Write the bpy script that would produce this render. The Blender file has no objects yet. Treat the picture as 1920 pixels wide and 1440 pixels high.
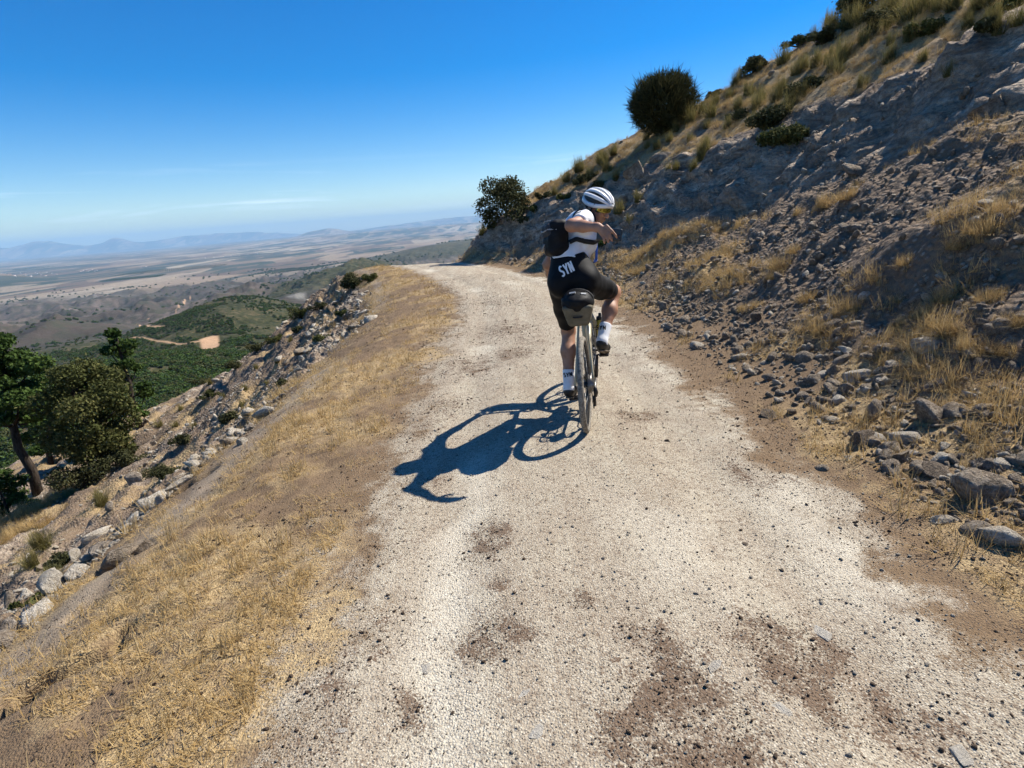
import bpy, bmesh, math, random
import numpy as np
from mathutils import Vector, Matrix, Euler
from mathutils.bvhtree import BVHTree

# ---------------------------------------------------------------- scene, camera, light
scene = bpy.context.scene
col = scene.collection
RAD = math.radians

CAM_H = 1.54
PITCH = RAD(16.66)
ROLL = RAD(4.118)
cam_data = bpy.data.cameras.new('camera')
cam = bpy.data.objects.new('camera', cam_data)
col.objects.link(cam)
cam_data.sensor_width = 36.0
cam_data.lens = 36.0 * 1050 / 1920
cam_data.clip_start = 0.05
cam_data.clip_end = 200000
cam.matrix_world = (Matrix.Translation((0, 0, CAM_H)) @ Matrix.Rotation(RAD(90) - PITCH, 4, 'X')
                    @ Matrix.Rotation(-ROLL, 4, 'Z'))
scene.camera = cam

SUN_AZ = RAD(61)          # clockwise from +y (the way the track runs)
SUN_EL = RAD(49)
sun_dir = Vector((math.sin(SUN_AZ) * math.cos(SUN_EL), math.cos(SUN_AZ) * math.cos(SUN_EL), math.sin(SUN_EL)))
sun_data = bpy.data.lights.new('sun', 'SUN')
sun_data.energy = 5.0
sun_data.angle = RAD(0.53)
sun_data.color = (1.0, 0.95, 0.85)
sun = bpy.data.objects.new('sun', sun_data)
col.objects.link(sun)
sun.rotation_euler = sun_dir.to_track_quat('Z', 'Y').to_euler()
sun.location = (20, 12, 30)

world = bpy.data.worlds.new('World')
scene.world = world
world.use_nodes = True
wn, wl = world.node_tree.nodes, world.node_tree.links
wn.clear()
w_out = wn.new('ShaderNodeOutputWorld')
w_bg = wn.new('ShaderNodeBackground')
w_sky = wn.new('ShaderNodeTexSky')
w_sky.sky_type = 'NISHITA'
w_sky.sun_disc = False
w_sky.sun_elevation = SUN_EL
w_sky.sun_rotation = SUN_AZ
w_sky.altitude = 900
w_sky.air_density = 1.0
w_sky.dust_density = 0.35
w_sky.ozone_density = 2.4
w_hsv = wn.new('ShaderNodeHueSaturation')
w_hsv.inputs['Saturation'].default_value = 1.62
w_hsv.inputs['Hue'].default_value = 0.508
wl.new(w_sky.outputs[0], w_hsv.inputs['Color'])
# faint cirrus streaks low over the plain, all the way round
w_tc = wn.new('ShaderNodeTexCoord')
w_map = wn.new('ShaderNodeMapping')
w_map.inputs['Scale'].default_value = (2.2, 2.2, 34)
w_map.inputs['Location'].default_value = (0.35, 0.1, 0.0)
wl.new(w_tc.outputs['Generated'], w_map.inputs['Vector'])
w_noise = wn.new('ShaderNodeTexNoise')
w_noise.inputs['Scale'].default_value = 1.6
w_noise.inputs['Detail'].default_value = 6
w_noise.inputs['Distortion'].default_value = 0.6
wl.new(w_map.outputs[0], w_noise.inputs['Vector'])
w_cr = wn.new('ShaderNodeValToRGB')
w_cr.color_ramp.elements[0].position = 0.55
w_cr.color_ramp.elements[1].position = 0.74
wl.new(w_noise.outputs['Fac'], w_cr.inputs['Fac'])
w_sep = wn.new('ShaderNodeSeparateXYZ')
wl.new(w_tc.outputs['Generated'], w_sep.inputs[0])
w_el = wn.new('ShaderNodeValToRGB')
e = w_el.color_ramp.elements
e[0].position, e[0].color = 0.015, (0, 0, 0, 1)
e[1].position, e[1].color = 0.045, (1, 1, 1, 1)
x = e.new(0.075); x.color = (0.5, 0.5, 0.5, 1)
x = e.new(0.11); x.color = (0, 0, 0, 1)
wl.new(w_sep.outputs['Z'], w_el.inputs['Fac'])
w_mul = wn.new('ShaderNodeMath'); w_mul.operation = 'MULTIPLY'
wl.new(w_cr.outputs[0], w_mul.inputs[0]); wl.new(w_el.outputs[0], w_mul.inputs[1])
w_mul2 = wn.new('ShaderNodeMath'); w_mul2.operation = 'MULTIPLY'; w_mul2.inputs[1].default_value = 0.55
wl.new(w_mul.outputs[0], w_mul2.inputs[0])
w_mix = wn.new('ShaderNodeMix'); w_mix.data_type = 'RGBA'
wl.new(w_mul2.outputs[0], w_mix.inputs['Factor'])
wl.new(w_hsv.outputs[0], w_mix.inputs[6])
w_mix.inputs[7].default_value = (9.0, 10.0, 11.5, 1)
wl.new(w_mix.outputs[2], w_bg.inputs['Color'])
w_bg.inputs['Strength'].default_value = 0.086
wl.new(w_bg.outputs[0], w_out.inputs['Surface'])

scene.view_settings.view_transform = 'Standard'
scene.view_settings.look = 'None'
scene.view_settings.gamma = 1.0
scene.view_settings.use_curve_mapping = False
scene.view_settings.exposure = 0.82
scene.cycles.max_bounces = 5
scene.cycles.diffuse_bounces = 2
scene.cycles.glossy_bounces = 2
scene.cycles.transmission_bounces = 3
scene.cycles.transparent_max_bounces = 6
scene.cycles.volume_bounces = 0
scene.cycles.use_denoising = True
scene.cycles.use_adaptive_sampling = True
scene.cycles.adaptive_threshold = 0.03
# ---------------------------------------------------------------- numpy helpers
rng = np.random.default_rng(7)

def _hash(ix, iy, iz, seed):
    n = (ix.astype(np.int64) * 374761393 + iy.astype(np.int64) * 668265263 + iz.astype(np.int64) * 2147483647 // 7 * 3 + seed * 974711) & 0x7fffffff
    n = (n ^ (n >> 13)) * 1274126177 & 0x7fffffff
    n = (n ^ (n >> 16)) * 668265263 & 0x7fffffff
    return (n ^ (n >> 15) & 0xffff).astype(np.float64) / 0x7fffffff

def vnoise(x, y, z=None, seed=0):
    x = np.asarray(x, float); y = np.asarray(y, float)
    x0 = np.floor(x); y0 = np.floor(y)
    fx = x - x0; fy = y - y0
    fx = fx * fx * (3 - 2 * fx); fy = fy * fy * (3 - 2 * fy)
    if z is None:
        zz = np.zeros_like(x0)
        a = _hash(x0, y0, zz, seed); b = _hash(x0 + 1, y0, zz, seed)
        c = _hash(x0, y0 + 1, zz, seed); d = _hash(x0 + 1, y0 + 1, zz, seed)
        return ((a * (1 - fx) + b * fx) * (1 - fy) + (c * (1 - fx) + d * fx) * fy) * 2 - 1
    z = np.asarray(z, float); z0 = np.floor(z); fz = z - z0; fz = fz * fz * (3 - 2 * fz)
    out = 0
    for dz, wz in ((0, 1 - fz), (1, fz)):
        a = _hash(x0, y0, z0 + dz, seed); b = _hash(x0 + 1, y0, z0 + dz, seed)
        c = _hash(x0, y0 + 1, z0 + dz, seed); d = _hash(x0 + 1, y0 + 1, z0 + dz, seed)
        out = out + wz * ((a * (1 - fx) + b * fx) * (1 - fy) + (c * (1 - fx) + d * fx) * fy)
    return out * 2 - 1

def fbm(x, y, oct=4, seed=0, gain=0.5, z=None):
    s = 0; a = 1; t = 0; k = 1.0
    for i in range(oct):
        s = s + a * vnoise(x * k + 17.3 * i, y * k - 9.1 * i, None if z is None else z * k, seed + i)
        t += a; a *= gain; k *= 2.03
    return s / t

def ridged(x, y, oct=4, seed=0):
    s = 0; a = 1; t = 0; k = 1.0
    for i in range(oct):
        s = s + a * (1 - 2 * np.abs(vnoise(x * k + 5.3 * i, y * k + 3.1 * i, None, seed + i)))
        t += a; a *= 0.5; k *= 2.1
    return s / t

def sstep(a, b, x):
    t = np.clip((x - a) / (b - a), 0, 1)
    return t * t * (3 - 2 * t)

def splus(x, w):
    x = np.asarray(x, float)
    return np.where(x / w > 40, x, w * np.log1p(np.exp(np.clip(x / w, -60, 40))))

def smooth_table(ys, cols, y, sm=0.6):
    y = np.asarray(y, float)
    out = []
    for c in cols:
        v = 0
        for o, w in ((-1.5, .1), (-.75, .25), (0, .3), (.75, .25), (1.5, .1)):
            v = v + w * np.interp(y + o * sm, ys, c)
        out.append(v)
    return out

# ---------------------------------------------------------------- the lie of the land
def road_x(y):
    return smooth_table([-40, 8.5, 10.5, 12.5, 14.7, 17, 19.1, 22.7, 26, 30, 60],
                        [[.34, .36, .34, .08, -.42, -1.05, -1.8, -3.25, -4.5, -5.2, -5.2]], y, 1.0)[0]

ROAD_L, ROAD_R = -1.31, 1.33
_T = np.array([
    # y    vb   zb   vt   zt   g
    [-12, 5.0, 2.95, 6.4, 4.1, .60],
    [4.0, 4.7, 2.45, 6.1, 3.7, .62],
    [6.5, 4.1, 2.1, 5.5, 3.4, .64],
    [8.5, 3.6, 1.75, 5.0, 3.15, .65],
    [10., 2.9, 1.45, 4.6, 3.05, .66],
    [12., 2.2, .85, 4.3, 2.95, .66],
    [14., 1.7, .50, 3.85, 2.65, .62],
    [17., 1.6, .50, 3.5, 2.4, .59],
    [20., 1.2, .5, 2.5, 2.0, .54],
    [23., .6, .5, 1.5, 1.35, .56],
    [60., .6, .5, 1.5, 1.35, .56]])

MOUNDS = [(3.75, 4.35, .40, 1.3, .75, 1.15), (3.2, 3.6, .3, .8, .4, .25), (4.45, 7.2, .35, .9, .55, .42), (3.75, 6.75, .30, .8, .5, .34), (3.45, 5.15, .28, .7, .4, .30), (4.5, 4.9, .35, 1.0, .6, .40), (6.3, 8.4, .30, 1.3, .6, 1.2), (5.2, 6.4, .3, .8, .6, .35), (2.9, 8.6, .3, .8, .5, .25), (5.4, 10.2, .35, 1.0, .7, .45), (3.3, 11.6, .4, .9, .6, .4)]
HOLLOWS = [(-1.95, 1.95, .17, .075, .20), (-2.1, 1.72, .12, .05, .14), (-1.85, 2.12, .07, .05, .10), (-2.45, 3.0, .16, .09, .15), (-2.7, 4.1, .2, .1, .16), (-2.2, 2.5, .10, .05, .09)]
def crest_y(x):
    return np.interp(x, [-60, -16, -7, -3.5, -1.5, 1.4, 3.2, 5.6, 10.2, 14.4, 18.5, 24, 60],
                        [40, 33, 26, 23.4, 23.2, 23.6, 22.6, 20.5, 17.4, 12.5, 5.5, -6, -60])

def near_parts(x, y):
    x = np.asarray(x, float); y = np.asarray(y, float)
    u = x - road_x(y)
    vr = u - ROAD_R
    vl = ROAD_L - u
    vb, zb, vt, zt, g = smooth_table(_T[:, 0], _T[:, 1:].T, y)
    wob = 0.28 * fbm(y * .55, x * .12, 3, 11)
    vb = vb + wob; vt = vt + wob * .9 + .16 * fbm(y * 1.4, x * .3, 2, 17)
    tw = np.interp(y, [14, 21], [.7, .12])
    s0 = .12; s1 = (zb - .115 * tw) / np.maximum(vb - tw, .2); s2 = (zt - zb) / (vt - vb)
    zr = s0 * splus(vr, .12) + (s1 - s0) * splus(vr - tw, .06 + .22 * tw) + (s2 - s1) * splus(vr - vb, .10) + (g - s2) * splus(vr - vt, .14)
    ve = np.interp(y, [-10, 2, 4, 8, 12, 17, 22, 60], [1.9, 1.75, 1.75, 1.9, 2.0, 1.8, 1.3, 1.0]) + .22 * fbm(y * .5, x * .05, 3, 23)
    zl = -.10 * splus(vl, .15) - .28 * splus(vl - ve * .62, .2) - .36 * splus(vl - ve, .16) + .44 * splus(vl - 9.5, 1.6) - .34 * splus(vl - 27, 2.5)
    return u, vr, vl, vb, vt, ve, zr, zl

def near_z(x, y, detail=True):
    x = np.asarray(x, float); y = np.asarray(y, float)
    u, vr, vl, vb, vt, ve, zr, zl = near_parts(x, y)
    z = zr + zl
    # road crown, ruts
    inr = sstep(1.6, 1.1, np.abs(u))
    z = z + inr * (.03 * np.cos(u * 1.2) - .022 * np.exp(-((np.abs(u) - .72) / .2) ** 2))
    if detail:
        far = 1.0
        z = z + inr * .008 * fbm(x * 3.2, y * 3.2, 4, 31)
        # verge
        wl = sstep(-.1, .5, vl) * sstep(ve + .5, ve - .3, vl)
        z = z + wl * (.05 * fbm(x * 1.3, y * 1.3, 4, 41) + .02 * fbm(x * 7, y * 7, 3, 43))
        # open valley-side slope: ledges that run along the hill, broken rock
        ws = sstep(-.1, .9, vl - ve)
        q = vl * 1.0 + .9 * fbm(x * .5, y * .5, 3, 53)
        ledge = np.abs((q * .62) % 1 - .5) * 2
        z = z + ws * (.22 * (sstep(.25, .6, ledge) - .5) * (0.4 + .8 * sstep(-.2, .4, fbm(x * .35, y * .35, 2, 57)))
                      + .30 * fbm(x * .45, y * .45, 3, 51) + .17 * ridged(x * 1.9, y * 1.9, 3, 55) + .09 * fbm(x * 6, y * 6, 3, 59))
        # scree foot on the hill side
        wt = sstep(.5, 1.6, vr) * sstep(vb + .3, vb - .4, vr)
        z = z + wt * (.20 * fbm(x * .8, y * .8, 3, 61) + .10 * ridged(x * 2.3, y * 1.6, 3, 63) + .04 * fbm(x * 8, y * 8, 3, 65))
        # cut face: gullies running down it, blocky beds
        wc = sstep(vb - .4, vb + .25, vr) * sstep(vt + .35, vt - .2, vr)
        qq = (zr * .9 + .33 * y + .22 * x + .55 * fbm(x * .7, y * .7, 3, 75)) * 2.1
        fr_ = qq - np.floor(qq)
        z = z + wc * (.17 * (sstep(.0, .22, fr_) - fr_) + .36 * ridged(x * .35 + .2 * y, y * .85, 4, 71) + .10 * fbm(x * 5, y * 5, 3, 73) - .1)
        # upper slope: hummocks, benches
        wu = sstep(vt - .1, vt + .9, vr)
        z = z + wu * (.20 * fbm(x * .7, y * .7, 4, 81) + .10 * ridged(x * 1.3, y * 2.0, 3, 83) + .04 * fbm(x * 5, y * 5, 3, 85))
    # humps and slumps of the bank, steep towards the track
    for hx, hy, ra, rb, ry, hh in MOUNDS:
        dx = x - hx; dy = y - hy + .25 * dx
        z = z + .42 * hh * np.exp(-(dx / np.where(dx < 0, ra, rb)) ** 2 - (dy / ry) ** 2)
    # washed out hollows in the verge
    for hx, hy, rx, ry, hh in HOLLOWS:
        dx = x - hx + .05 * vnoise(y * 9, x * 9, None, 91); dy = y - hy - .5 * (x - hx) + .04 * vnoise(x * 11, y * 11, None, 92)
        z = z - hh * sstep(1.25, .75, np.hypot(dx / rx, dy / ry)) * np.where(dx > 0, 1, .9)
    yc = crest_y(x)
    z = z - .62 * splus(y - yc, .5)
    return z

def img_pt(px, py, z=None, Y=None):
    """world point seen at a photograph position, on height z or at distance Y ahead"""
    f = 1050.0
    m = cam.matrix_world.to_3x3()
    v = m @ Vector(((px - 960) / f, -(py - 720) / f, -1))
    t = (z - CAM_H) / v.z if z is not None else Y / v.y
    return Vector((0, 0, CAM_H)) + v * t

def img_ground(px, py, fn, t0=1.0, t1=3000.0, n=6000):
    f = 1050.0
    m = cam.matrix_world.to_3x3()
    v = np.array((m @ Vector(((px - 960) / f, -(py - 720) / f, -1)).normalized())[:])
    t = np.geomspace(t0, t1, n)
    P = v[None] * t[:, None] + np.array([0, 0, CAM_H])
    hit = P[:, 2] < fn(P[:, 0], P[:, 1])
    i = int(np.argmax(hit)) if hit.any() else n - 1
    return P[i]

# valley and the far country
_ZR = np.log([20, 40, 100, 200, 300, 420, 520, 650, 900, 1200, 1500, 2200, 3000, 4500, 8000, 70000])
_ZV = [-20, -34, -62, -80, -86, -84, -100, -116, -128, -156, -182, -222, -250, -274, -280, -280]

def valley_z(x, y):
    r = np.hypot(x, y); az = np.degrees(np.arctan2(x, y))
    z = np.interp(np.log(np.maximum(r, 1)), _ZR, _ZV)
    def hill(a, rr, sa, sr, h):
        return h * np.exp(-((az - a) / sa) ** 2 - ((r - rr) / sr) ** 2)
    z = z + hill(-26.5, 880, 7.0, 200, 48)         # green dome
    z = z + hill(-42, 430, 11, 120, 14) + hill(-31, 400, 6, 120, 6)            # wooded shoulder
    z = z + hill(-42, 1500, 12, 330, 30)
    z = z + hill(-17, 1900, 8, 380, 62) + hill(-10, 2300, 6, 500, 75)
    z = z + hill(-7, 4200, 8, 700, 85) + hill(-1, 5200, 8, 900, 110)
    bad = sstep(1050, 1700, r) * sstep(4600, 3300, r)
    z = z + bad * (70 * ridged(x / 330, y / 330, 5, 101) - 22)
    mid = sstep(120, 500, r) * sstep(5000, 1500, r)
    z = z + mid * 14 * fbm(x / 130, y / 130, 4, 103)
    z = z + sstep(30, 80, r) * sstep(700, 300, r) * 3 * fbm(x / 26, y / 26, 3, 105)
    z = z + sstep(4200, 7000, r) * (9 * fbm(x / 1500, y / 1500, 3, 107))
    z = z + hill(-42, 7200, 3.0, 900, 95) + hill(-47, 7000, 5, 900, 60)
    # plateau on the far side of the plain
    k = sstep(15500, 18500, r + 1500 * fbm(x / 4000, y / 4000, 3, 109)) * sstep(-31, -16, az)
    z = z + k * (85 + 75 * sstep(-22, -2, az)) + k * 25 * ridged(x / 2500, y / 2500, 4, 110)
    # mountains
    def mt(a, rr, sa, sr, h, p=2.0):
        return h * np.exp(-np.abs((az - a) / sa) ** p - ((r - rr) / sr) ** 2)
    rough = 1 + .16 * fbm(az * 1.2, r / 5000, 4, 111)
    M = mt(-17.1, 26000, 2.0, 2000, 215, 3.6) + mt(-15.4, 26000, 2.2, 2000, 70)
    M = M + mt(-38.4, 43000, 2.4, 1500, 800) + mt(-42.0, 43500, 1.6, 1500, 760) + mt(-46, 43000, 3.0, 1500, 860) + mt(-33.3, 42500, .95, 1500, 560) + mt(-34.5, 43500, 4.5, 1500, 480) + mt(-28, 44000, 4, 1500, 560) + mt(-23, 44000, 4, 1500, 500) + mt(-52, 43000, 4, 1500, 900)
    M = M + mt(-9, 36000, 5.0, 3000, 250) + mt(-4, 38000, 4, 3000, 300) + mt(3, 36000, 6, 3000, 420) + mt(15, 36000, 9, 3000, 600) + mt(-64, 36000, 12, 3000, 700) + mt(40, 34000, 20, 3000, 650)
    z = z + .85 * M * rough
    z = z - (r / 1000.0) ** 2 / 12.74 * .87
    return z

def ground_z(x, y):
    return np.maximum(near_z(x, y), valley_z(x, y))
# ---------------------------------------------------------------- node helper
class NT:
    def __init__(self, name, rough=0.9, spec=0.25):
        self.m = bpy.data.materials.new(name)
        self.m.use_nodes = True
        self.n, self.l = self.m.node_tree.nodes, self.m.node_tree.links
        self.n.clear()
        self.out = self.n.new('ShaderNodeOutputMaterial')
        self.b = self.n.new('ShaderNodeBsdfPrincipled')
        self.b.inputs['Roughness'].default_value = rough
        self.b.inputs['Specular IOR Level'].default_value = spec
        self.l.new(self.b.outputs[0], self.out.inputs['Surface'])
        self._pos = None
    def put(self, sock, v):
        if v is None: return
        if hasattr(v, 'is_output') or isinstance(v, bpy.types.NodeSocket): self.l.new(v, sock)
        elif isinstance(v, (tuple, list)): sock.default_value = tuple(v) + ((1,) if len(v) == 3 and len(sock.default_value) == 4 else ())
        else: sock.default_value = v
    def pos(self):
        if self._pos is None: self._pos = self.n.new('ShaderNodeNewGeometry').outputs['Position']
        return self._pos
    def obj(self): return self.n.new('ShaderNodeTexCoord').outputs['Object']
    def mapping(self, v, scale=(1, 1, 1), loc=(0, 0, 0), rot=(0, 0, 0)):
        n = self.n.new('ShaderNodeMapping')
        n.inputs['Scale'].default_value = scale; n.inputs['Location'].default_value = loc; n.inputs['Rotation'].default_value = rot
        self.l.new(v, n.inputs['Vector']); return n.outputs[0]
    def noise(self, vec, scale, detail=3, rough=.55, dist=0):
        n = self.n.new('ShaderNodeTexNoise'); self.put(n.inputs['Vector'], vec)
        n.inputs['Scale'].default_value = scale; n.inputs['Detail'].default_value = detail
        n.inputs['Roughness'].default_value = rough; n.inputs['Distortion'].default_value = dist
        return n.outputs['Fac']
    def voro(self, vec, scale, feature='F1', out='Distance', rand=1):
        n = self.n.new('ShaderNodeTexVoronoi'); n.feature = feature; self.put(n.inputs['Vector'], vec)
        n.inputs['Scale'].default_value = scale; n.inputs['Randomness'].default_value = rand
        return n.outputs[out]
    def voro2(self, vec, scale):
        n = self.n.new('ShaderNodeTexVoronoi'); self.put(n.inputs['Vector'], vec); n.inputs['Scale'].default_value = scale
        return n.outputs['Distance'], n.outputs['Color']
    def ramp(self, fac, *stops, interp='LINEAR'):
        n = self.n.new('ShaderNodeValToRGB'); n.color_ramp.interpolation = interp
        self.put(n.inputs['Fac'], fac); e = n.color_ramp.elements
        while len(e) < len(stops): e.new(0.5)
        for k, (p, c) in enumerate(stops):
            e[k].position = p
            e[k].color = (c, c, c, 1) if not isinstance(c, (tuple, list)) else tuple(c) + (1,)
        return n.outputs['Color']
    def mix(self, fac, a, b, mode='MIX'):
        n = self.n.new('ShaderNodeMix'); n.data_type = 'RGBA'; n.blend_type = mode
        self.put(n.inputs['Factor'], fac); self.put(n.inputs[6], a); self.put(n.inputs[7], b)
        return n.outputs[2]
    def math(self, op, a, b=None, clamp=False):
        n = self.n.new('ShaderNodeMath'); n.operation = op; n.use_clamp = clamp
        self.put(n.inputs[0], a)
        if b is not None: self.put(n.inputs[1], b)
        return n.outputs[0]
    def attr(self, name, out='Color'):
        n = self.n.new('ShaderNodeAttribute'); n.attribute_name = name; return n.outputs[out]
    def sep(self, c):
        n = self.n.new('ShaderNodeSeparateColor'); self.put(n.inputs[0], c); return n.outputs
    def rand(self): return self.n.new('ShaderNodeObjectInfo').outputs['Random']
    def bump(self, h, strength=.5, dist=.02, prev=None):
        n = self.n.new('ShaderNodeBump'); n.inputs['Strength'].default_value = strength; n.inputs['Distance'].default_value = dist
        self.put(n.inputs['Height'], h)
        if prev is not None: self.l.new(prev, n.inputs['Normal'])
        return n.outputs[0]
    def done(self, color=None, normal=None, rough=None, **kw):
        self.put(self.b.inputs['Base Color'], color); self.put(self.b.inputs['Normal'], normal); self.put(self.b.inputs['Roughness'], rough)
        for k, v in kw.items(): self.put(self.b.inputs[k], v)
        return self.m

def plain(name, c, rough=.6, spec=.4, metal=0.0, var=0.0, scale=30):
    t = NT(name, rough, spec)
    t.b.inputs['Metallic'].default_value = metal
    if var:
        n = t.noise(t.obj(), scale, 4)
        return t.done(t.ramp(n, (.3, tuple(k * (1 - var) for k in c)), (.7, tuple(min(1, k * (1 + var)) for k in c))), t.bump(n, .15, .002))
    return t.done(c)

# ---------------------------------------------------------------- object helpers
def mesh_from(name, V, F, mat=None, smooth=False):
    me = bpy.data.meshes.new(name)
    V = np.asarray(V, np.float32); 
    if isinstance(F, np.ndarray):
        k = F.shape[1]
        me.vertices.add(len(V)); me.vertices.foreach_set('co', V.ravel())
        me.loops.add(F.size); me.loops.foreach_set('vertex_index', F.astype(np.int32).ravel())
        me.polygons.add(len(F)); me.polygons.foreach_set('loop_start', np.arange(0, F.size, k, dtype=np.int32))
        me.update(calc_edges=True)
    else:
        me.from_pydata(V.tolist(), [], [list(map(int, f)) for f in F])
        me.update()
    if mat is not None: me.materials.append(mat)
    if smooth: me.polygons.foreach_set('use_smooth', np.ones(len(me.polygons), bool))
    return me

def link(name, me, parent=None, loc=None, rot=None, scale=None, mw=None):
    o = bpy.data.objects.new(name, me); col.objects.link(o)
    if parent is not None: o.parent = parent
    if mw is not None: o.matrix_local = mw
    if loc is not None: o.location = loc
    if rot is not None: o.rotation_euler = rot
    if scale is not None: o.scale = scale if hasattr(scale, '__len__') else (scale,) * 3
    return o

def tag(o, label=None, cat=None, group=None, kind=None):
    if label: o['label'] = label
    if cat: o['category'] = cat
    if group: o['group'] = group
    if kind: o['kind'] = kind
    return o

def empty(name, loc=(0, 0, 0), rz=0):
    o = bpy.data.objects.new(name, None); col.objects.link(o)
    o.location = loc; o.rotation_euler = (0, 0, rz); o.empty_display_size = .2
    return o

def set_color_attr(me, name, A):
    a = me.color_attributes.new(name, 'FLOAT_COLOR', 'POINT')
    a.data.foreach_set('color', np.asarray(A, np.float32).ravel())

def icosphere(sub):
    bm = bmesh.new(); bmesh.ops.create_icosphere(bm, subdivisions=sub, radius=1)
    V = np.array([v.co[:] for v in bm.verts]); F = np.array([[v.index for v in f.verts] for f in bm.faces]); bm.free()
    return V, F

def scatter(name, P, rot, scl, idx, meshes, label, cat):
    """one mass of small pieces nobody could count: instances of a few shapes"""
    src = bpy.data.collections.new(name + '_shapes')
    for i, me in enumerate(meshes):
        src.objects.link(bpy.data.objects.new(f'{name}_shape_{i:02d}', me))
    me = bpy.data.meshes.new(name)
    n = len(P)
    me.vertices.add(n); me.vertices.foreach_set('co', np.asarray(P, np.float32).ravel())
    for an, ty, key, D in (('rot', 'FLOAT_VECTOR', 'vector', rot), ('scl', 'FLOAT_VECTOR', 'vector', scl), ('idx', 'INT', 'value', idx)):
        a = me.attributes.new(an, ty, 'POINT')
        a.data.foreach_set(key, np.asarray(D, np.int32 if ty == 'INT' else np.float32).ravel())
    for m in meshes:
        for mm in m.materials:
            if mm and mm.name not in me.materials: me.materials.append(mm)
    o = link(name, me)
    ng = bpy.data.node_groups.new(name, 'GeometryNodeTree')
    ng.interface.new_socket('Geometry', in_out='INPUT', socket_type='NodeSocketGeometry')
    ng.interface.new_socket('Geometry', in_out='OUTPUT', socket_type='NodeSocketGeometry')
    gi = ng.nodes.new('NodeGroupInput'); go = ng.nodes.new('NodeGroupOutput')
    ci = ng.nodes.new('GeometryNodeCollectionInfo'); ci.inputs['Collection'].default_value = src
    ci.inputs['Separate Children'].default_value = True; ci.inputs['Reset Children'].default_value = True
    ip = ng.nodes.new('GeometryNodeInstanceOnPoints'); ip.inputs['Pick Instance'].default_value = True
    def na(nm, ty):
        k = ng.nodes.new('GeometryNodeInputNamedAttribute'); k.data_type = ty; k.inputs['Name'].default_value = nm
        return k.outputs['Attribute']
    er = ng.nodes.new('FunctionNodeEulerToRotation')
    L = ng.links.new
    L(gi.outputs[0], ip.inputs['Points']); L(ci.outputs[0], ip.inputs['Instance'])
    L(na('idx', 'INT'), ip.inputs['Instance Index']); L(na('rot', 'FLOAT_VECTOR'), er.inputs[0]); L(er.outputs[0], ip.inputs['Rotation'])
    L(na('scl', 'FLOAT_VECTOR'), ip.inputs['Scale']); L(ip.outputs[0], go.inputs[0])
    md = o.modifiers.new('scatter', 'NODES'); md.node_group = ng
    tag(o, label, cat, kind='stuff')
    return o

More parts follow.
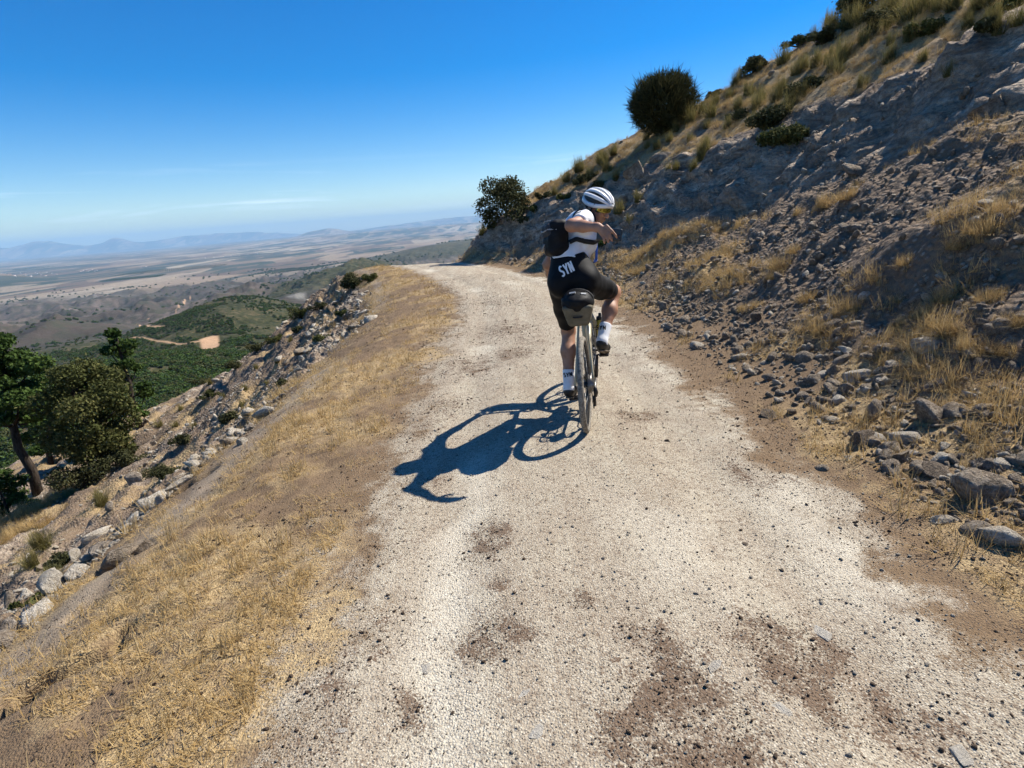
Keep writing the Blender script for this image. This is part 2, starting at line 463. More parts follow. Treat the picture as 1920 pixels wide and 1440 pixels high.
# ---------------------------------------------------------------- ground materials
def ground_material():
    t = NT('stony_ground', .95, .15)
    p = t.pos()
    s = t.sep(t.attr('mask')); gravel, straw, rock = s[0], s[1], s[2]
    s2 = t.sep(t.attr('mask2')); stain, grey, dust = s2[0], s2[1], s2[2]
    n_big = t.noise(p, 1.1, 3, .6); n_mid = t.noise(p, 9, 4, .65); n_fine = t.noise(p, 105, 3, .7); n_grit = t.noise(p, 210, 2, .7)
    vp = t.voro2(p, 125); v_peb = vp[0]; v_col = t.sep(vp[1])[0]; vs = t.voro2(p, 17); v_stone = vs[0]; v_scol = t.sep(vs[1])[1]
    soil = t.mix(n_mid, (.125, .080, .046), (.33, .228, .132))
    soil = t.mix(t.ramp(n_grit, (.42, 0), (.62, 1)), t.mix(.5, soil, (.09, .06, .04)), soil)
    grav = t.mix(n_big, (.36, .315, .235), (.49, .43, .33))
    grav = t.mix(t.ramp(n_mid, (.42, 0), (.68, .6)), grav, (.60, .54, .425))
    ruts = t.noise(t.mapping(p, (5.5, .35, 1)), 1.0, 4, .6)
    grav = t.mix(t.ramp(ruts, (.42, .5), (.60, 0)), grav, (.30, .235, .17))
    grav = t.mix(t.ramp(t.noise(p, 3.2, 4, .6), (.48, 0), (.68, .45)), grav, (.27, .20, .14))
    grav = t.mix(t.ramp(n_fine, (.53, 0), (.68, .7)), grav, (.20, .145, .10))
    grav = t.mix(t.ramp(v_peb, (.28, .85), (.50, 0)), grav, t.ramp(v_col, (.0, (.07, .046, .032)), (.13, (.10, .07, .05)), (.17, (.33, .275, .205)), (.6, (.49, .435, .335)), (.85, (.60, .54, .43)), (1, (.74, .69, .58))))
    grav = t.mix(t.ramp(t.noise(p, 38, 4, .75), (.54, 0), (.63, .8)), grav, (.15, .105, .072))
    grav = t.mix(t.ramp(n_grit, (.38, .5), (.55, 0)), grav, (.19, .14, .10))
    grav = t.mix(t.math('MULTIPLY', t.attr('mask2', 'Alpha'), t.ramp(n_fine, (.36, 1), (.62, .25))), grav, (.66, .605, .49))
    stn = t.mix(n_mid, (.06, .036, .023), (.16, .10, .062))
    stn = t.mix(t.ramp(v_peb, (.08, .6), (.26, 0)), stn, t.ramp(v_col, (.0, (.05, .032, .024)), (.75, (.16, .11, .08)), (1, (.55, .49, .41))))
    sm = t.ramp(t.math('ADD', t.math('MULTIPLY', stain, .50), t.math('ADD', t.math('MULTIPLY', t.math('SUBTRACT', n_fine, .5), 1.7), t.math('MULTIPLY', t.math('SUBTRACT', n_mid, .5), 1.5))), (.36, 0), (.52, .85))
    # straw litter: fibres lying every way
    w1 = t.noise(t.mapping(p, (16, 150, 60), rot=(0, 0, .5)), 1, 3, .6); w2 = t.noise(t.mapping(p, (150, 16, 60), rot=(0, 0, .3)), 1, 3, .6)
    fib = t.math('MAXIMUM', w1, w2)
    stw = t.ramp(fib, (.34, (.16, .11, .066)), (.50, (.33, .235, .125)), (.62, (.47, .345, .18)), (.78, (.62, .49, .29)))
    stw = t.mix(t.ramp(n_mid, (.46, 0), (.66, .75)), stw, soil)
    gr = t.mix(n_mid, (.115, .078, .052), (.27, .20, .14))
    gr = t.mix(t.ramp(v_stone, (.12, .9), (.42, 0)), gr, t.ramp(v_scol, (0, (.12, .084, .058)), (.5, (.26, .20, .145)), (1, (.47, .40, .315))))
    gr = t.mix(t.ramp(n_fine, (.36, .55), (.52, 0)), gr, (.06, .05, .045))
    beds = t.noise(t.mapping(p, (1.1, 1.6, 3.6), rot=(.5, .7, .3)), 1.6, 6, .68, .8)
    rk = t.ramp(beds, (.30, (.11, .074, .050)), (.43, (.24, .18, .13)), (.54, (.36, .285, .21)), (.68, (.52, .44, .345)))
    rk = t.mix(t.ramp(n_mid, (.36, .5), (.55, 0)), rk, (.12, .09, .075))
    ds = t.mix(n_mid, (.22, .175, .13), (.38, .315, .24))
    c = soil
    c = t.mix(grey, c, gr)
    c = t.mix(rock, c, rk)
    thr = t.math('ADD', straw, t.math('MULTIPLY', t.math('SUBTRACT', n_mid, .5), .9))
    c = t.mix(t.ramp(thr, (.30, 0), (.55, 1)), c, stw)
    c = t.mix(t.math('MULTIPLY', t.ramp(n_fine, (.55, 0), (.66, .8)), t.ramp(gravel, (.3, 1), (.7, 0))), c, (.085, .055, .036))
    c = t.mix(dust, c, ds)
    thg = t.math('ADD', t.math('ADD', gravel, t.math('MULTIPLY', t.math('SUBTRACT', n_fine, .5), 1.1)), t.math('MULTIPLY', t.math('SUBTRACT', n_mid, .5), .8))
    c = t.mix(t.ramp(thg, (.36, 0), (.60, 1)), c, grav)
    c = t.mix(sm, c, stn)
    hgt = t.math('ADD', t.math('MULTIPLY', n_fine, .010), t.math('MULTIPLY', n_mid, .007))
    hgt = t.math('ADD', hgt, t.math('MULTIPLY', v_peb, -.006))
    hgt = t.math('ADD', hgt, t.math('MULTIPLY', t.math('MULTIPLY', v_stone, -.055), t.math('MAXIMUM', grey, rock)))
    hgt = t.math('ADD', hgt, t.math('MULTIPLY', t.math('MULTIPLY', beds, .14), rock))
    nb = t.bump(hgt, .8, 1.0)
    return t.done(c, nb)

M_ground = ground_material()

# brown stains on the track, where the photograph shows them (x, y, radius, strength)
STAINS = []
for px, py, rx, s in [(620, 1235, .16, 1), (600, 1320, .14, .8), (910, 1190, .16, .9), (925, 1005, .17, .9), (930, 1095, .12, .6), (1100, 1125, .10, .8), (1200, 1190, .14, .8),
                      (1270, 1330, .28, 1), (1240, 1250, .18, .8), (1440, 1190, .18, .9), (1500, 1240, .20, 1), (1540, 1220, .16, .9), (1560, 1330, .15, .7), (1330, 1400, .25, 1), (1180, 1400, .2, .8),
                      (760, 1320, .12, .6), (870, 680, .45, .55), (965, 665, .3, .6), (940, 620, .5, .5), (880, 690, .3, .6), (990, 640, .3, .4), (1190, 780, .22, .6), (1420, 880, .22, .7), (1700, 1330, .2, .5),
                      (770, 790, .35, .7), (830, 760, .3, .6), (700, 1040, .2, .5), (690, 1190, .2, .6), (1000, 1040, .12, .3), (800, 905, .2, .4), (560, 1400, .2, .6), (900, 570, .6, .35), (1280, 700, .3, .5), (1230, 660, .4, .5)]:
    q = img_pt(px, py, z=0.02)
    STAINS.append((q.x, q.y, rx * (.55 + .10 * q.y), s))

def stain_amount(x, y):
    w = 0
    wx = x + .10 * fbm(x * 4, y * 4, 3, 201); wy = y + .10 * fbm(x * 4, y * 4, 3, 203)
    for sx, sy, r, s in STAINS:
        w = np.maximum(w, s * np.exp(-(((wx - sx) / r) ** 2 + ((wy - sy) / (r * 1.15)) ** 2)))
    return np.clip(w * 1.7 + .35 * np.clip(fbm(x * 2.1, y * 1.6, 4, 205) - .12, 0, 1), 0, 1)

def masks(x, y):
    u, vr, vl, vb, vt, ve, zr, zl = near_parts(x, y)
    n1 = fbm(x * .9, y * .9, 4, 211); n2 = fbm(x * 2.6, y * 2.6, 4, 213); n3 = fbm(x * .35, y * .35, 3, 215)
    au = np.maximum(vr + .12, (vl + .05) * .72) + .26 * n2
    gravel = sstep(.48, -.52, au + .25 * fbm(x * 6, y * 6, 3, 225))
    gravel = np.where(vl > -.6, gravel * (1 - .25 * sstep(-.6, .1, vl)), gravel)
    straw = np.zeros_like(u)
    wl = sstep(-.38, .05, vl + .28 * n2)
    straw = np.maximum(straw, wl * (1 - .6 * sstep(.10, .42, fbm(x * 2.6, y * 1.5, 3, 229))) * sstep(ve + .9, ve + .1, vl + .5 * n1) * (.47 + .55 * n1 + .32 * n2))
    # worn dusty strip along the outer edge of the verge
    strip = np.exp(-((vl - ve * .80 + .18 * n1) / .16) ** 2) * (vl > 0) * sstep(-.35, .25, n3 + .4 * n2) * sstep(-6, 2, y)
    slope = sstep(ve - .1, ve + .5, vl)
    straw = np.maximum(straw, slope * np.clip(.36 + .75 * n1 + .35 * n3, 0, 1) * .85)
    straw = np.maximum(straw, sstep(9, 14, vl) * np.clip(.5 + .7 * n1, 0, 1))
    # hill side
    toe = sstep(-.15, .35, vr + .25 * n2) * sstep(2.4, .5, vr)
    straw = np.maximum(straw, toe * np.clip(.52 + .85 * n1 + .3 * n2, 0, 1))
    scr = sstep(.7, 1.4, vr) * sstep(vb + .2, vb - .5, vr)
    straw = np.maximum(straw, scr * np.clip(.34 + 1.1 * fbm(x * .7, y * .5, 3, 217), 0, .9))
    up = sstep(vt - .05, vt + .35, vr)
    straw = np.maximum(straw, up * np.clip(.58 + .6 * n1, 0, 1))
    rock = sstep(vb - .25, vb + .1, vr + .2 * n2) * sstep(vt + .3, vt - .1, vr + .2 * n2)
    rock = np.maximum(rock, up * sstep(.22, .42, fbm(x * .8, y * .8, 3, 219)) * .8)
    rock = np.maximum(rock, slope * sstep(.05, .4, fbm(x * .45, y * .45, 3, 221)))
    straw = straw * (1 - .8 * rock * (1 - up))
    grey = np.maximum(sstep(.35, 1.5, vr + .4 * n1) * (1 - up * .6), slope * .9)
    stain = stain_amount(x, y) * np.maximum(gravel, .25)
    one = np.ones_like(u)
    palew = np.clip(np.exp(-((u - 1.08 - .12 * n1) / .20) ** 2) * sstep(-.25, .25, n1 + .3 * n2) + .8 * np.exp(-((u + .62 + .15 * n1) / .16) ** 2) * sstep(.0, .35, n1) + .6 * np.exp(-((u - .25 + .2 * n3) / .2) ** 2) * sstep(.05, .4, n1), 0, 1) * (1 - stain)
    return np.stack([gravel, straw, rock, one], -1), np.stack([stain, grey, np.clip(strip, 0, 1) * .6, palew], -1)

# ---------------------------------------------------------------- track, verge slope, hillside: one sheet cut in three
def axis(lo, hi, c0, c1, step, grow):
    a = list(np.arange(c0, c1 + step * .5, step))
    s = step; v = a[-1]
    while v < hi: s *= grow; v += s; a.append(v)
    s = step; v = a[0]; b = []
    while v > lo: s *= grow; v -= s; b.append(v)
    return np.array(b[::-1] + a)

gy = [-6.0]
while gy[-1] < 46: gy.append(gy[-1] + (.12 if gy[-1] < .6 else max(.018, .0072 * (gy[-1] + 1.6))))
gy = np.array(gy)
gu = axis(-70, 30, -4.6, 4.4, .024, 1.0175)
iL = int(np.argmin(np.abs(gu - (ROAD_L - .02)))); iR = int(np.argmin(np.abs(gu - (ROAD_R + .02))))
YY, UU = np.meshgrid(gy, gu, indexing='ij')
XX = road_x(YY) + UU
ZZ = near_z(XX, YY)
# rocks push out of steep ground sideways too
MA, MB_ = masks(XX, YY)
jit = (MA[..., 2] * .10 + MB_[..., 1] * .03) * sstep(.2, 1.2, np.abs(UU) - 1.4)
XJ = XX + jit * fbm(YY * 2.2, ZZ * 3.5, 3, 301)
YJ = YY + jit * fbm(XX * 2.2 + 7, ZZ * 3.5, 3, 303)

def sheet(name, i0, i1):
    n = i1 - i0 + 1; m = len(gy)
    V = np.stack([XJ[:, i0:i1 + 1], YJ[:, i0:i1 + 1], ZZ[:, i0:i1 + 1]], -1).reshape(-1, 3)
    I = np.arange(m * n).reshape(m, n)
    F = np.stack([I[:-1, :-1], I[:-1, 1:], I[1:, 1:], I[1:, :-1]], -1).reshape(-1, 4)
    me = mesh_from(name, V, F, M_ground, True)
    set_color_attr(me, 'mask', MA[:, i0:i1 + 1].reshape(-1, 4)); set_color_attr(me, 'mask2', MB_[:, i0:i1 + 1].reshape(-1, 4))
    return link(name, me)

tag(sheet('gravel_road', iL, iR), 'pale gravel track running up the hillside and bending left', 'road', kind='structure')
tag(sheet('verge_slope', 0, iL), 'straw covered verge and stony slope dropping to the valley', 'slope', kind='structure')
tag(sheet('hillside', iR, len(gu) - 1), 'stony hillside with an eroded cut bank above the track', 'hillside', kind='structure')

# ---------------------------------------------------------------- valley sheet
va = np.unique(np.concatenate([np.arange(-100, -52, 1.2), np.arange(-52, 6, .11), np.arange(6, 70, 1.2)]))
vrr = np.concatenate([np.geomspace(26, 300, 90, endpoint=False), np.geomspace(300, 1150, 250, endpoint=False), np.geomspace(1150, 6000, 180, endpoint=False), np.geomspace(6000, 47500, 110)])
AA, RR = np.meshgrid(np.radians(va), vrr, indexing='ij')
VX, VY = RR * np.sin(AA), RR * np.cos(AA)
VZ = valley_z(VX, VY)
near_cap = near_z(VX, VY, False)
VZ = np.where((RR < 60) & (near_cap > -60) & (VX > -68), np.minimum(VZ, near_cap - 2.5), VZ)

def px_mask(pts, feather):
    """fields, cuttings and tracks given as strips of ground points (x, y, half width)"""
    m = np.zeros_like(VX)
    P = np.array(pts)
    for a, b in zip(P[:-1], P[1:]):
        d = b[:2] - a[:2]; L2 = max((d ** 2).sum(), 1e-6)
        t = np.clip(((VX - a[0]) * d[0] + (VY - a[1]) * d[1]) / L2, 0, 1)
        dist = np.hypot(VX - a[0] - t * d[0], VY - a[1] - t * d[1])
        w = a[2] + t * (b[2] - a[2])
        m = np.maximum(m, sstep(w + feather, w - feather, dist))
    return m

def gp(px, py, w):
    q = img_ground(px, py, valley_z, 60, 40000, 9000)
    return (q[0], q[1], w)

az_d = np.degrees(AA)
nf = fbm(VX / 160, VY / 160, 4, 401)
forest = sstep(95, 130, RR) * sstep(1180, 1000, RR + 160 * nf) * sstep(-4, -9, az_d)
forest = np.maximum(forest, sstep(1500, 1700, RR) * sstep(2700, 2300, RR + 300 * nf) * sstep(-25, -20, az_d + 6 * nf))
forest = np.maximum(forest, sstep(3300, 3700, RR) * sstep(5600, 5000, RR) * sstep(-17, -12, az_d + 5 * nf) * .9)
plainm = sstep(3600, 4600, RR + 500 * fbm(VX / 700, VY / 700, 3, 403)) * (1 - forest)
clear = np.zeros_like(VX)
clear = np.maximum(clear, px_mask([gp(392, 634, 9), gp(396, 656, 7)], 2))
for tr in ([(256, 608, 1.6), (290, 612, 2), (310, 612, 1.4)], [(330, 585, 1.6), (345, 570, 2.4), (356, 555, 2)], [(268, 600, 1.2), (280, 596, 1.2)], [(292, 592, 1.2), (304, 588, 1.2)], [(250, 632, 1.2), (300, 640, 1.3), (345, 645, 1.5), (375, 640, 2)]):
    clear = np.maximum(clear, px_mask([gp(*k) for k in tr], 1.0))
pale = np.maximum(px_mask([gp(172, 560, 10), gp(190, 548, 14)], 9), px_mask([gp(225, 548, 12), gp(232, 541, 10)], 9)) * sstep(-.1, .3, fbm(VX / 30, VY / 90, 3, 405))
pale = np.maximum(pale, px_mask([gp(555, 552, 22), gp(580, 558, 26)], 16) * sstep(-.1, .3, fbm(VX / 26, VY / 60, 3, 407)))

def valley_material():
    t = NT('valley_ground', .97, .1)
    p = t.pos()
    s = t.sep(t.attr('mask')); forest, plainm, clear = s[0], s[1], s[2]
    pale = t.sep(t.attr('mask2'))[0]
    n1 = t.noise(p, .004, 6, .62); n2 = t.noise(p, .03, 6, .68); n3 = t.noise(p, .16, 4, .7)
    bad = t.ramp(n1, (.3, (.034, .028, .022)), (.5, (.078, .060, .048)), (.68, (.17, .132, .108)))
    bad = t.mix(t.ramp(n2, (.44, 0), (.60, .85)), bad, (.045, .046, .030))
    fo = t.ramp(t.math('ADD', t.math('MULTIPLY', n3, .55), t.math('MULTIPLY', n2, .45)), (.38, (.017, .022, .008)), (.5, (.042, .043, .018)), (.62, (.105, .082, .044)))
    fl = t.mapping(p, (1, .36, 0), rot=(0, 0, .35))
    cellc = t.sep(t.voro(fl, .0022, out='Color'))
    fields = t.ramp(cellc[0], (0, (.045, .055, .035)), (.24, (.06, .068, .042)), (.26, (.17, .11, .075)), (.48, (.27, .18, .115)), (.60, (.36, .25, .165)), (.74, (.075, .075, .05)), (.80, (.42, .31, .21)), (.92, (.48, .37, .26)), interp='CONSTANT')
    c2 = t.sep(t.voro(t.mapping(p, (1, .28, 0), rot=(0, 0, -.2)), .006, out='Color'))
    fields = t.mix(t.ramp(c2[1], (.55, 0), (.56, .8), interp='CONSTANT'), fields, t.ramp(c2[2], (0, (.05, .06, .04)), (.4, (.22, .15, .10)), (.7, (.40, .29, .19)), interp='CONSTANT'))
    fields = t.mix(t.ramp(n2, (.4, .35), (.6, 0)), fields, (.07, .065, .045))
    c = t.mix(forest, bad, fo)
    c = t.mix(plainm, c, t.mix(1.0, fields, (.74, .78, .80), 'MULTIPLY'))
    c = t.mix(t.math('MULTIPLY', pale, .6), c, t.mix(n3, (.16, .15, .13), (.36, .34, .31)))
    c = t.mix(clear, c, t.mix(n3, (.34, .20, .11), (.50, .33, .20)))
    return t.done(c, t.bump(n2, .6, 6))

M_valley = valley_material()
na_, nr_ = VX.shape
I = np.arange(na_ * nr_).reshape(na_, nr_)
me = mesh_from('valley', np.stack([VX, VY, VZ], -1).reshape(-1, 3), np.stack([I[:-1, :-1], I[1:, :-1], I[1:, 1:], I[:-1, 1:]], -1).reshape(-1, 4), M_valley, True)
one = np.ones_like(VX)
set_color_attr(me, 'mask', np.stack([forest, plainm, clear, one], -1)); set_color_attr(me, 'mask2', np.stack([pale, 0 * one, 0 * one, one], -1))
tag(link('valley_terrain', me), 'wooded foothills, badlands and farmed plain far below the track', 'terrain', kind='structure')
# ---------------------------------------------------------------- solid modelling with a distance field
def surface_nets(Fd, org, h):
    s = Fd < 0
    nx, ny, nz = Fd.shape
    def sl(i, j, k): return np.s_[i:nx - 1 + i, j:ny - 1 + j, k:nz - 1 + k]
    cnt = np.zeros((nx - 1, ny - 1, nz - 1), np.int8)
    for i in (0, 1):
        for j in (0, 1):
            for k in (0, 1): cnt += s[sl(i, j, k)]
    C = np.argwhere((cnt > 0) & (cnt < 8))
    idx = -np.ones(cnt.shape, np.int64); idx[tuple(C.T)] = np.arange(len(C))
    acc = np.zeros((len(C), 3)); w = np.zeros(len(C))
    cor = [(i, j, k) for i in (0, 1) for j in (0, 1) for k in (0, 1)]
    for a in cor:
        for ax in range(3):
            if a[ax]: continue
            b = list(a); b[ax] = 1
            pa = C + np.array(a); pb = C + np.array(b)
            fa = Fd[tuple(pa.T)]; fb = Fd[tuple(pb.T)]
            m = (fa < 0) != (fb < 0)
            t = np.where(m, fa / np.where(np.abs(fa - fb) < 1e-12, 1, fa - fb), 0)
            p = np.array(a, float)[None] + t[:, None] * (np.array(b) - np.array(a))[None]
            acc += np.where(m[:, None], p, 0); w += m
    V = (C + acc / w[:, None]) * h + org
    Q = []
    for ax in range(3):
        o1, o2 = (ax + 1) % 3, (ax + 2) % 3
        a = np.moveaxis(s, (ax, o1, o2), (0, 1, 2))
        ch = a[:-1, 1:-1, 1:-1] != a[1:, 1:-1, 1:-1]
        E = np.argwhere(ch); E[:, 1:] += 1
        ins = a[:-1][tuple(E.T)]
        ii = np.moveaxis(idx, (ax, o1, o2), (0, 1, 2))
        e0, e1, e2 = E.T
        q = np.stack([ii[e0, e1 - 1, e2 - 1], ii[e0, e1, e2 - 1], ii[e0, e1, e2], ii[e0, e1 - 1, e2]], -1)
        q[~ins] = q[~ins][:, ::-1]
        Q.append(q)
    return V, np.concatenate(Q)

class Solid:
    def __init__(self, lo, hi, h=.006):
        self.lo = np.array(lo, float); self.h = h
        n = np.ceil((np.array(hi) - self.lo) / h).astype(int) + 1
        self.F = np.full(n, 1.0, np.float32)
    def _box(self, lo, hi, pad):
        a = np.maximum(np.floor((np.array(lo) - pad - self.lo) / self.h).astype(int), 0)
        b = np.minimum(np.ceil((np.array(hi) + pad - self.lo) / self.h).astype(int) + 1, self.F.shape)
        if (b <= a).any(): return None, None
        g = np.stack(np.meshgrid(*[np.arange(a[i], b[i]) * self.h + self.lo[i] for i in range(3)], indexing='ij'), -1)
        return tuple(slice(a[i], b[i]) for i in range(3)), g
    def _join(self, S, d, k, sub=False):
        f = self.F[S]
        if sub: self.F[S] = np.maximum(f, -d); return
        hh = np.clip(.5 + .5 * (f - d) / k, 0, 1)
        self.F[S] = f * (1 - hh) + d * hh - k * hh * (1 - hh)
    def cone(self, a, b, ra, rb=None, k=.015, cut=None, flat=None):
        rb = ra if rb is None else rb
        a = np.array(a, float); b = np.array(b, float); R = max(ra, rb)
        S, g = self._box(np.minimum(a, b) - R, np.maximum(a, b) + R, .05)
        if S is None: return self
        d = b - a; L2 = max(d @ d, 1e-9)
        t = np.clip(((g - a) @ d) / L2, 0, 1)
        q = g - a - t[..., None] * d
        if flat is not None:
            n, sc = np.array(flat[0], float), flat[1]; n = n / np.linalg.norm(n)
            q = q + ((q @ n) * (1 / sc - 1))[..., None] * n
        D = np.linalg.norm(q, axis=-1) - (ra + t * (rb - ra))
        if cut is not None:
            n = np.array(cut[1], float); n = n / np.linalg.norm(n)
            D = np.maximum(D, (g - np.array(cut[0])) @ n)
        self._join(S, D, k); return self
    def ell(self, c, r, R=None, k=.02, sub=False):
        c = np.array(c, float); r = np.array(r, float)
        S, g = self._box(c - r.max(), c + r.max(), .05)
        if S is None: return self
        q = g - c
        if R is not None: q = q @ np.array(R).T          # rows of R: local axes
        n = np.linalg.norm(q / r, axis=-1); n2 = np.linalg.norm(q / r ** 2, axis=-1)
        self._join(S, n * (n - 1) / np.maximum(n2, 1e-6), k, sub); return self
    def box(self, c, e, rd, R=None, k=.01, taper=0.0):
        c = np.array(c, float); e = np.array(e, float)
        S, g = self._box(c - np.linalg.norm(e), c + np.linalg.norm(e), .03)
        q = g - c
        if R is not None: q = q @ np.array(R).T
        if taper: q = q * (1 + taper * (q[..., 2:3] / e[2])) * np.array([1, 1, 0]) + q * np.array([0, 0, 1])
        a = np.abs(q) - (e - rd)
        D = np.linalg.norm(np.maximum(a, 0), axis=-1) + np.minimum(a.max(-1), 0) - rd
        self._join(S, D, k); return self
    def wrinkle(self, amp, sc, seed, aniso=(1, 1, 1)):
        m = np.abs(self.F) < .03
        I = np.argwhere(m); P = I * self.h + self.lo
        self.F[m] += amp * ridged3(P * sc * np.array(aniso), seed)
        return self
    def mesh(self, name, mat, smooth=2):
        V, Q = surface_nets(self.F, self.lo, self.h)
        # relax
        for _ in range(smooth):
            s = np.zeros_like(V); c = np.zeros(len(V))
            for i in range(4):
                np.add.at(s, Q[:, i], V[Q[:, (i + 1) % 4]]); np.add.at(c, Q[:, i], 1)
                np.add.at(s, Q[:, i], V[Q[:, (i - 1) % 4]]); np.add.at(c, Q[:, i], 1)
            V = .5 * V + .5 * s / np.maximum(c, 1)[:, None]
        return mesh_from(name, V, Q, mat, True)

def ridged3(P, seed):
    return (1 - 2 * np.abs(vnoise(P[:, 0], P[:, 1], P[:, 2], seed))) * .7 + .3 * vnoise(P[:, 0] * 2.3, P[:, 1] * 2.3, P[:, 2] * 2.3, seed + 1)

def tube(pts, rad, seg=8, closed=False, cap=True):
    """V, F of a tube along a polyline"""
    P = np.array(pts, float); n = len(P)
    r = np.full(n, rad, float) if np.isscalar(rad) else np.array(rad, float)
    T = np.roll(P, -1, 0) - np.roll(P, 1, 0) if closed else np.gradient(P, axis=0)
    T /= np.maximum(np.linalg.norm(T, axis=1), 1e-9)[:, None]
    ref = np.array([0, 0, 1.0]) if abs(T[0, 2]) < .9 else np.array([1.0, 0, 0])
    N = np.cross(T[0], ref); N /= np.linalg.norm(N)
    V = []
    for i in range(n):
        N = N - T[i] * (N @ T[i]); N /= np.linalg.norm(N)
        B = np.cross(T[i], N)
        a = np.arange(seg) * 2 * np.pi / seg
        V.append(P[i] + r[i] * (np.cos(a)[:, None] * N + np.sin(a)[:, None] * B))
    V = np.concatenate(V); F = []
    for i in range(n if closed else n - 1):
        for j in range(seg):
            a0, a1 = i * seg + j, i * seg + (j + 1) % seg
            b0, b1 = ((i + 1) % n) * seg + j, ((i + 1) % n) * seg + (j + 1) % seg
            F.append((a0, a1, b1, b0))
    if cap and not closed:
        F.append(tuple(range(seg))[::-1]); F.append(tuple((n - 1) * seg + j for j in range(seg)))
    return V, F

def merge(parts):
    V, F, o = [], [], 0
    for v, f in parts:
        V.append(np.asarray(v, float)); F += [tuple(int(k) + o for k in q) for q in f]; o += len(v)
    return np.concatenate(V), F

def part(name, vf, mat, parent, smooth=True):
    return link(name, mesh_from(name, vf[0], vf[1], mat, smooth), parent)

def ring(c, R, n, axis=0, ph=0):
    a = np.arange(n) * 2 * np.pi / n + ph
    o = [k for k in range(3) if k != axis]
    P = np.tile(np.array(c, float), (n, 1)); P[:, o[0]] += R * np.cos(a); P[:, o[1]] += R * np.sin(a)
    return P

def disc(c, R, th, n=32, axis=0, r_in=0.0):
    """a flat ring or disc with thickness, axis along x"""
    V = []; F = []
    for s in (-1, 1):
        for rr in (R, max(r_in, 1e-4)):
            p = ring(c, rr, n, axis); p[:, axis] += s * th / 2; V.append(p)
    V = np.concatenate(V)
    for i in range(n):
        j = (i + 1) % n
        a, b, c_, d = 0, n, 2 * n, 3 * n
        F += [(a + i, b + i, b + j, a + j), (c_ + i, c_ + j, d + j, d + i), (a + i, a + j, c_ + j, c_ + i), (b + i, d + i, d + j, b + j)]
    return V, F

def bar(a, b, w, t):
    """square bar"""
    v, f = tube([a, b], 1, 4); c = np.repeat(np.array([a, b], float), 4, 0)
    return c + (v - c) * np.array([w, w, t]), f

# ---------------------------------------------------------------- materials of bicycle and rider
M_frame = plain('sand_frame_paint', (.42, .37, .25), .35, .5, var=.06, scale=8)
M_black = plain('black_plastic', (.012, .012, .013), .45, .4)
M_rubber = plain('dark_rubber', (.02, .02, .02), .8, .3)
M_steel = plain('worn_steel', (.30, .29, .28), .35, .5, metal=.9)
M_alu = plain('dark_alloy', (.06, .06, .065), .35, .5, metal=.8)

def tyre_material():
    t = NT('dusty_tyre', .9, .2)
    p = t.obj()
    n = t.noise(p, 60, 4, .6)
    return t.done(t.ramp(n, (.35, (.10, .09, .075)), (.62, (.26, .235, .20))), t.bump(n, .3, .002))
M_tyre = tyre_material()

# ---------------------------------------------------------------- bicycle
BIKE_Y = RAD(12); BIKE_LEAN = RAD(-2.0)
bike_base = img_pt(1102, 806, z=0.012)
bike_mw = Matrix.Translation(bike_base) @ Matrix.Rotation(-BIKE_Y, 4, 'Z') @ Matrix.Rotation(BIKE_LEAN, 4, 'Y')
bike = empty('bicycle'); bike.matrix_world = bike_mw
tag(bike, 'sand coloured gravel bicycle ridden up the track', 'bicycle')

RW = .345
def wheel(name, y, rear):
    c = (0, y, RW)
    w = link(name, None, bike) if False else bpy.data.objects.new(name, None)
    col.objects.link(w); w.parent = bike; w.empty_display_size = .1
    # tyre: rounded casing with two rows of knobs
    n, m = 150, 12
    V = []; 
    for i in range(n):
        a = i * 2 * math.pi / n
        for j in range(m):
            b = j * 2 * math.pi / m
            rr = .021
            outer = math.cos(b)
            if outer > .25: rr += .0022 * (1 if (i % 3 == (0 if abs(math.sin(b)) < .45 else 1)) else -.35)
            R = RW - .022 + rr * math.cos(b)
            V.append((rr * math.sin(b), y + R * math.cos(a), RW + R * math.sin(a)))
    F = [(i * m + j, i * m + (j + 1) % m, ((i + 1) % n) * m + (j + 1) % m, ((i + 1) % n) * m + j) for i in range(n) for j in range(m)]
    part('tyre', (np.array(V), F), M_tyre, w)
    part('rim', merge([disc((s * .009, y, RW), .312, .004, 64, 0, .284) for s in (-1, 1)] + [disc(c, .292, .02, 64, 0, .284)]), M_black, w, False)
    sp = []
    for k in range(28):
        a = k * 2 * math.pi / 28; s = 1 if k % 2 else -1
        h_ = (s * .028, y + .022 * math.cos(a + 1.2 * (1 if k % 4 < 2 else -1)), RW + .022 * math.sin(a + 1.2 * (1 if k % 4 < 2 else -1)))
        sp.append(tube([h_, (s * .003, y + .286 * math.cos(a), RW + .286 * math.sin(a))], .0012, 4))
    part('spokes', merge(sp), M_steel, w)
    part('hub', tube([(-.05, y, RW), (-.03, y, RW), (-.028, y, RW), (.028, y, RW), (.03, y, RW), (.05, y, RW)], [.012, .012, .024, .024, .012, .012], 14), M_alu, w)
    part('brake_rotor', merge([disc((-.042, y, RW), .08, .002, 40, 0, .064)] + [bar((-.042, y, RW), (-.042, y + .066 * math.cos(k * 1.047), RW + .066 * math.sin(k * 1.047)), .004, .004) for k in range(6)]), M_steel, w, False)
    if rear:
        cs = [disc((.030 + .0042 * k, y, RW), .074 - .0052 * k, .0022, 36, 0, .02) for k in range(10)]
        part('cassette', merge(cs), M_steel, w, False)
    return w
wheel('rear_wheel', 0, True)
wheel('front_wheel', 1.03, False)
BB = (0, .43, .28)
fr = bpy.data.objects.new('frame', None); col.objects.link(fr); fr.parent = bike
part('down_tube', tube([BB, (0, .845, .72)], [.022, .026], 12), M_frame, fr)
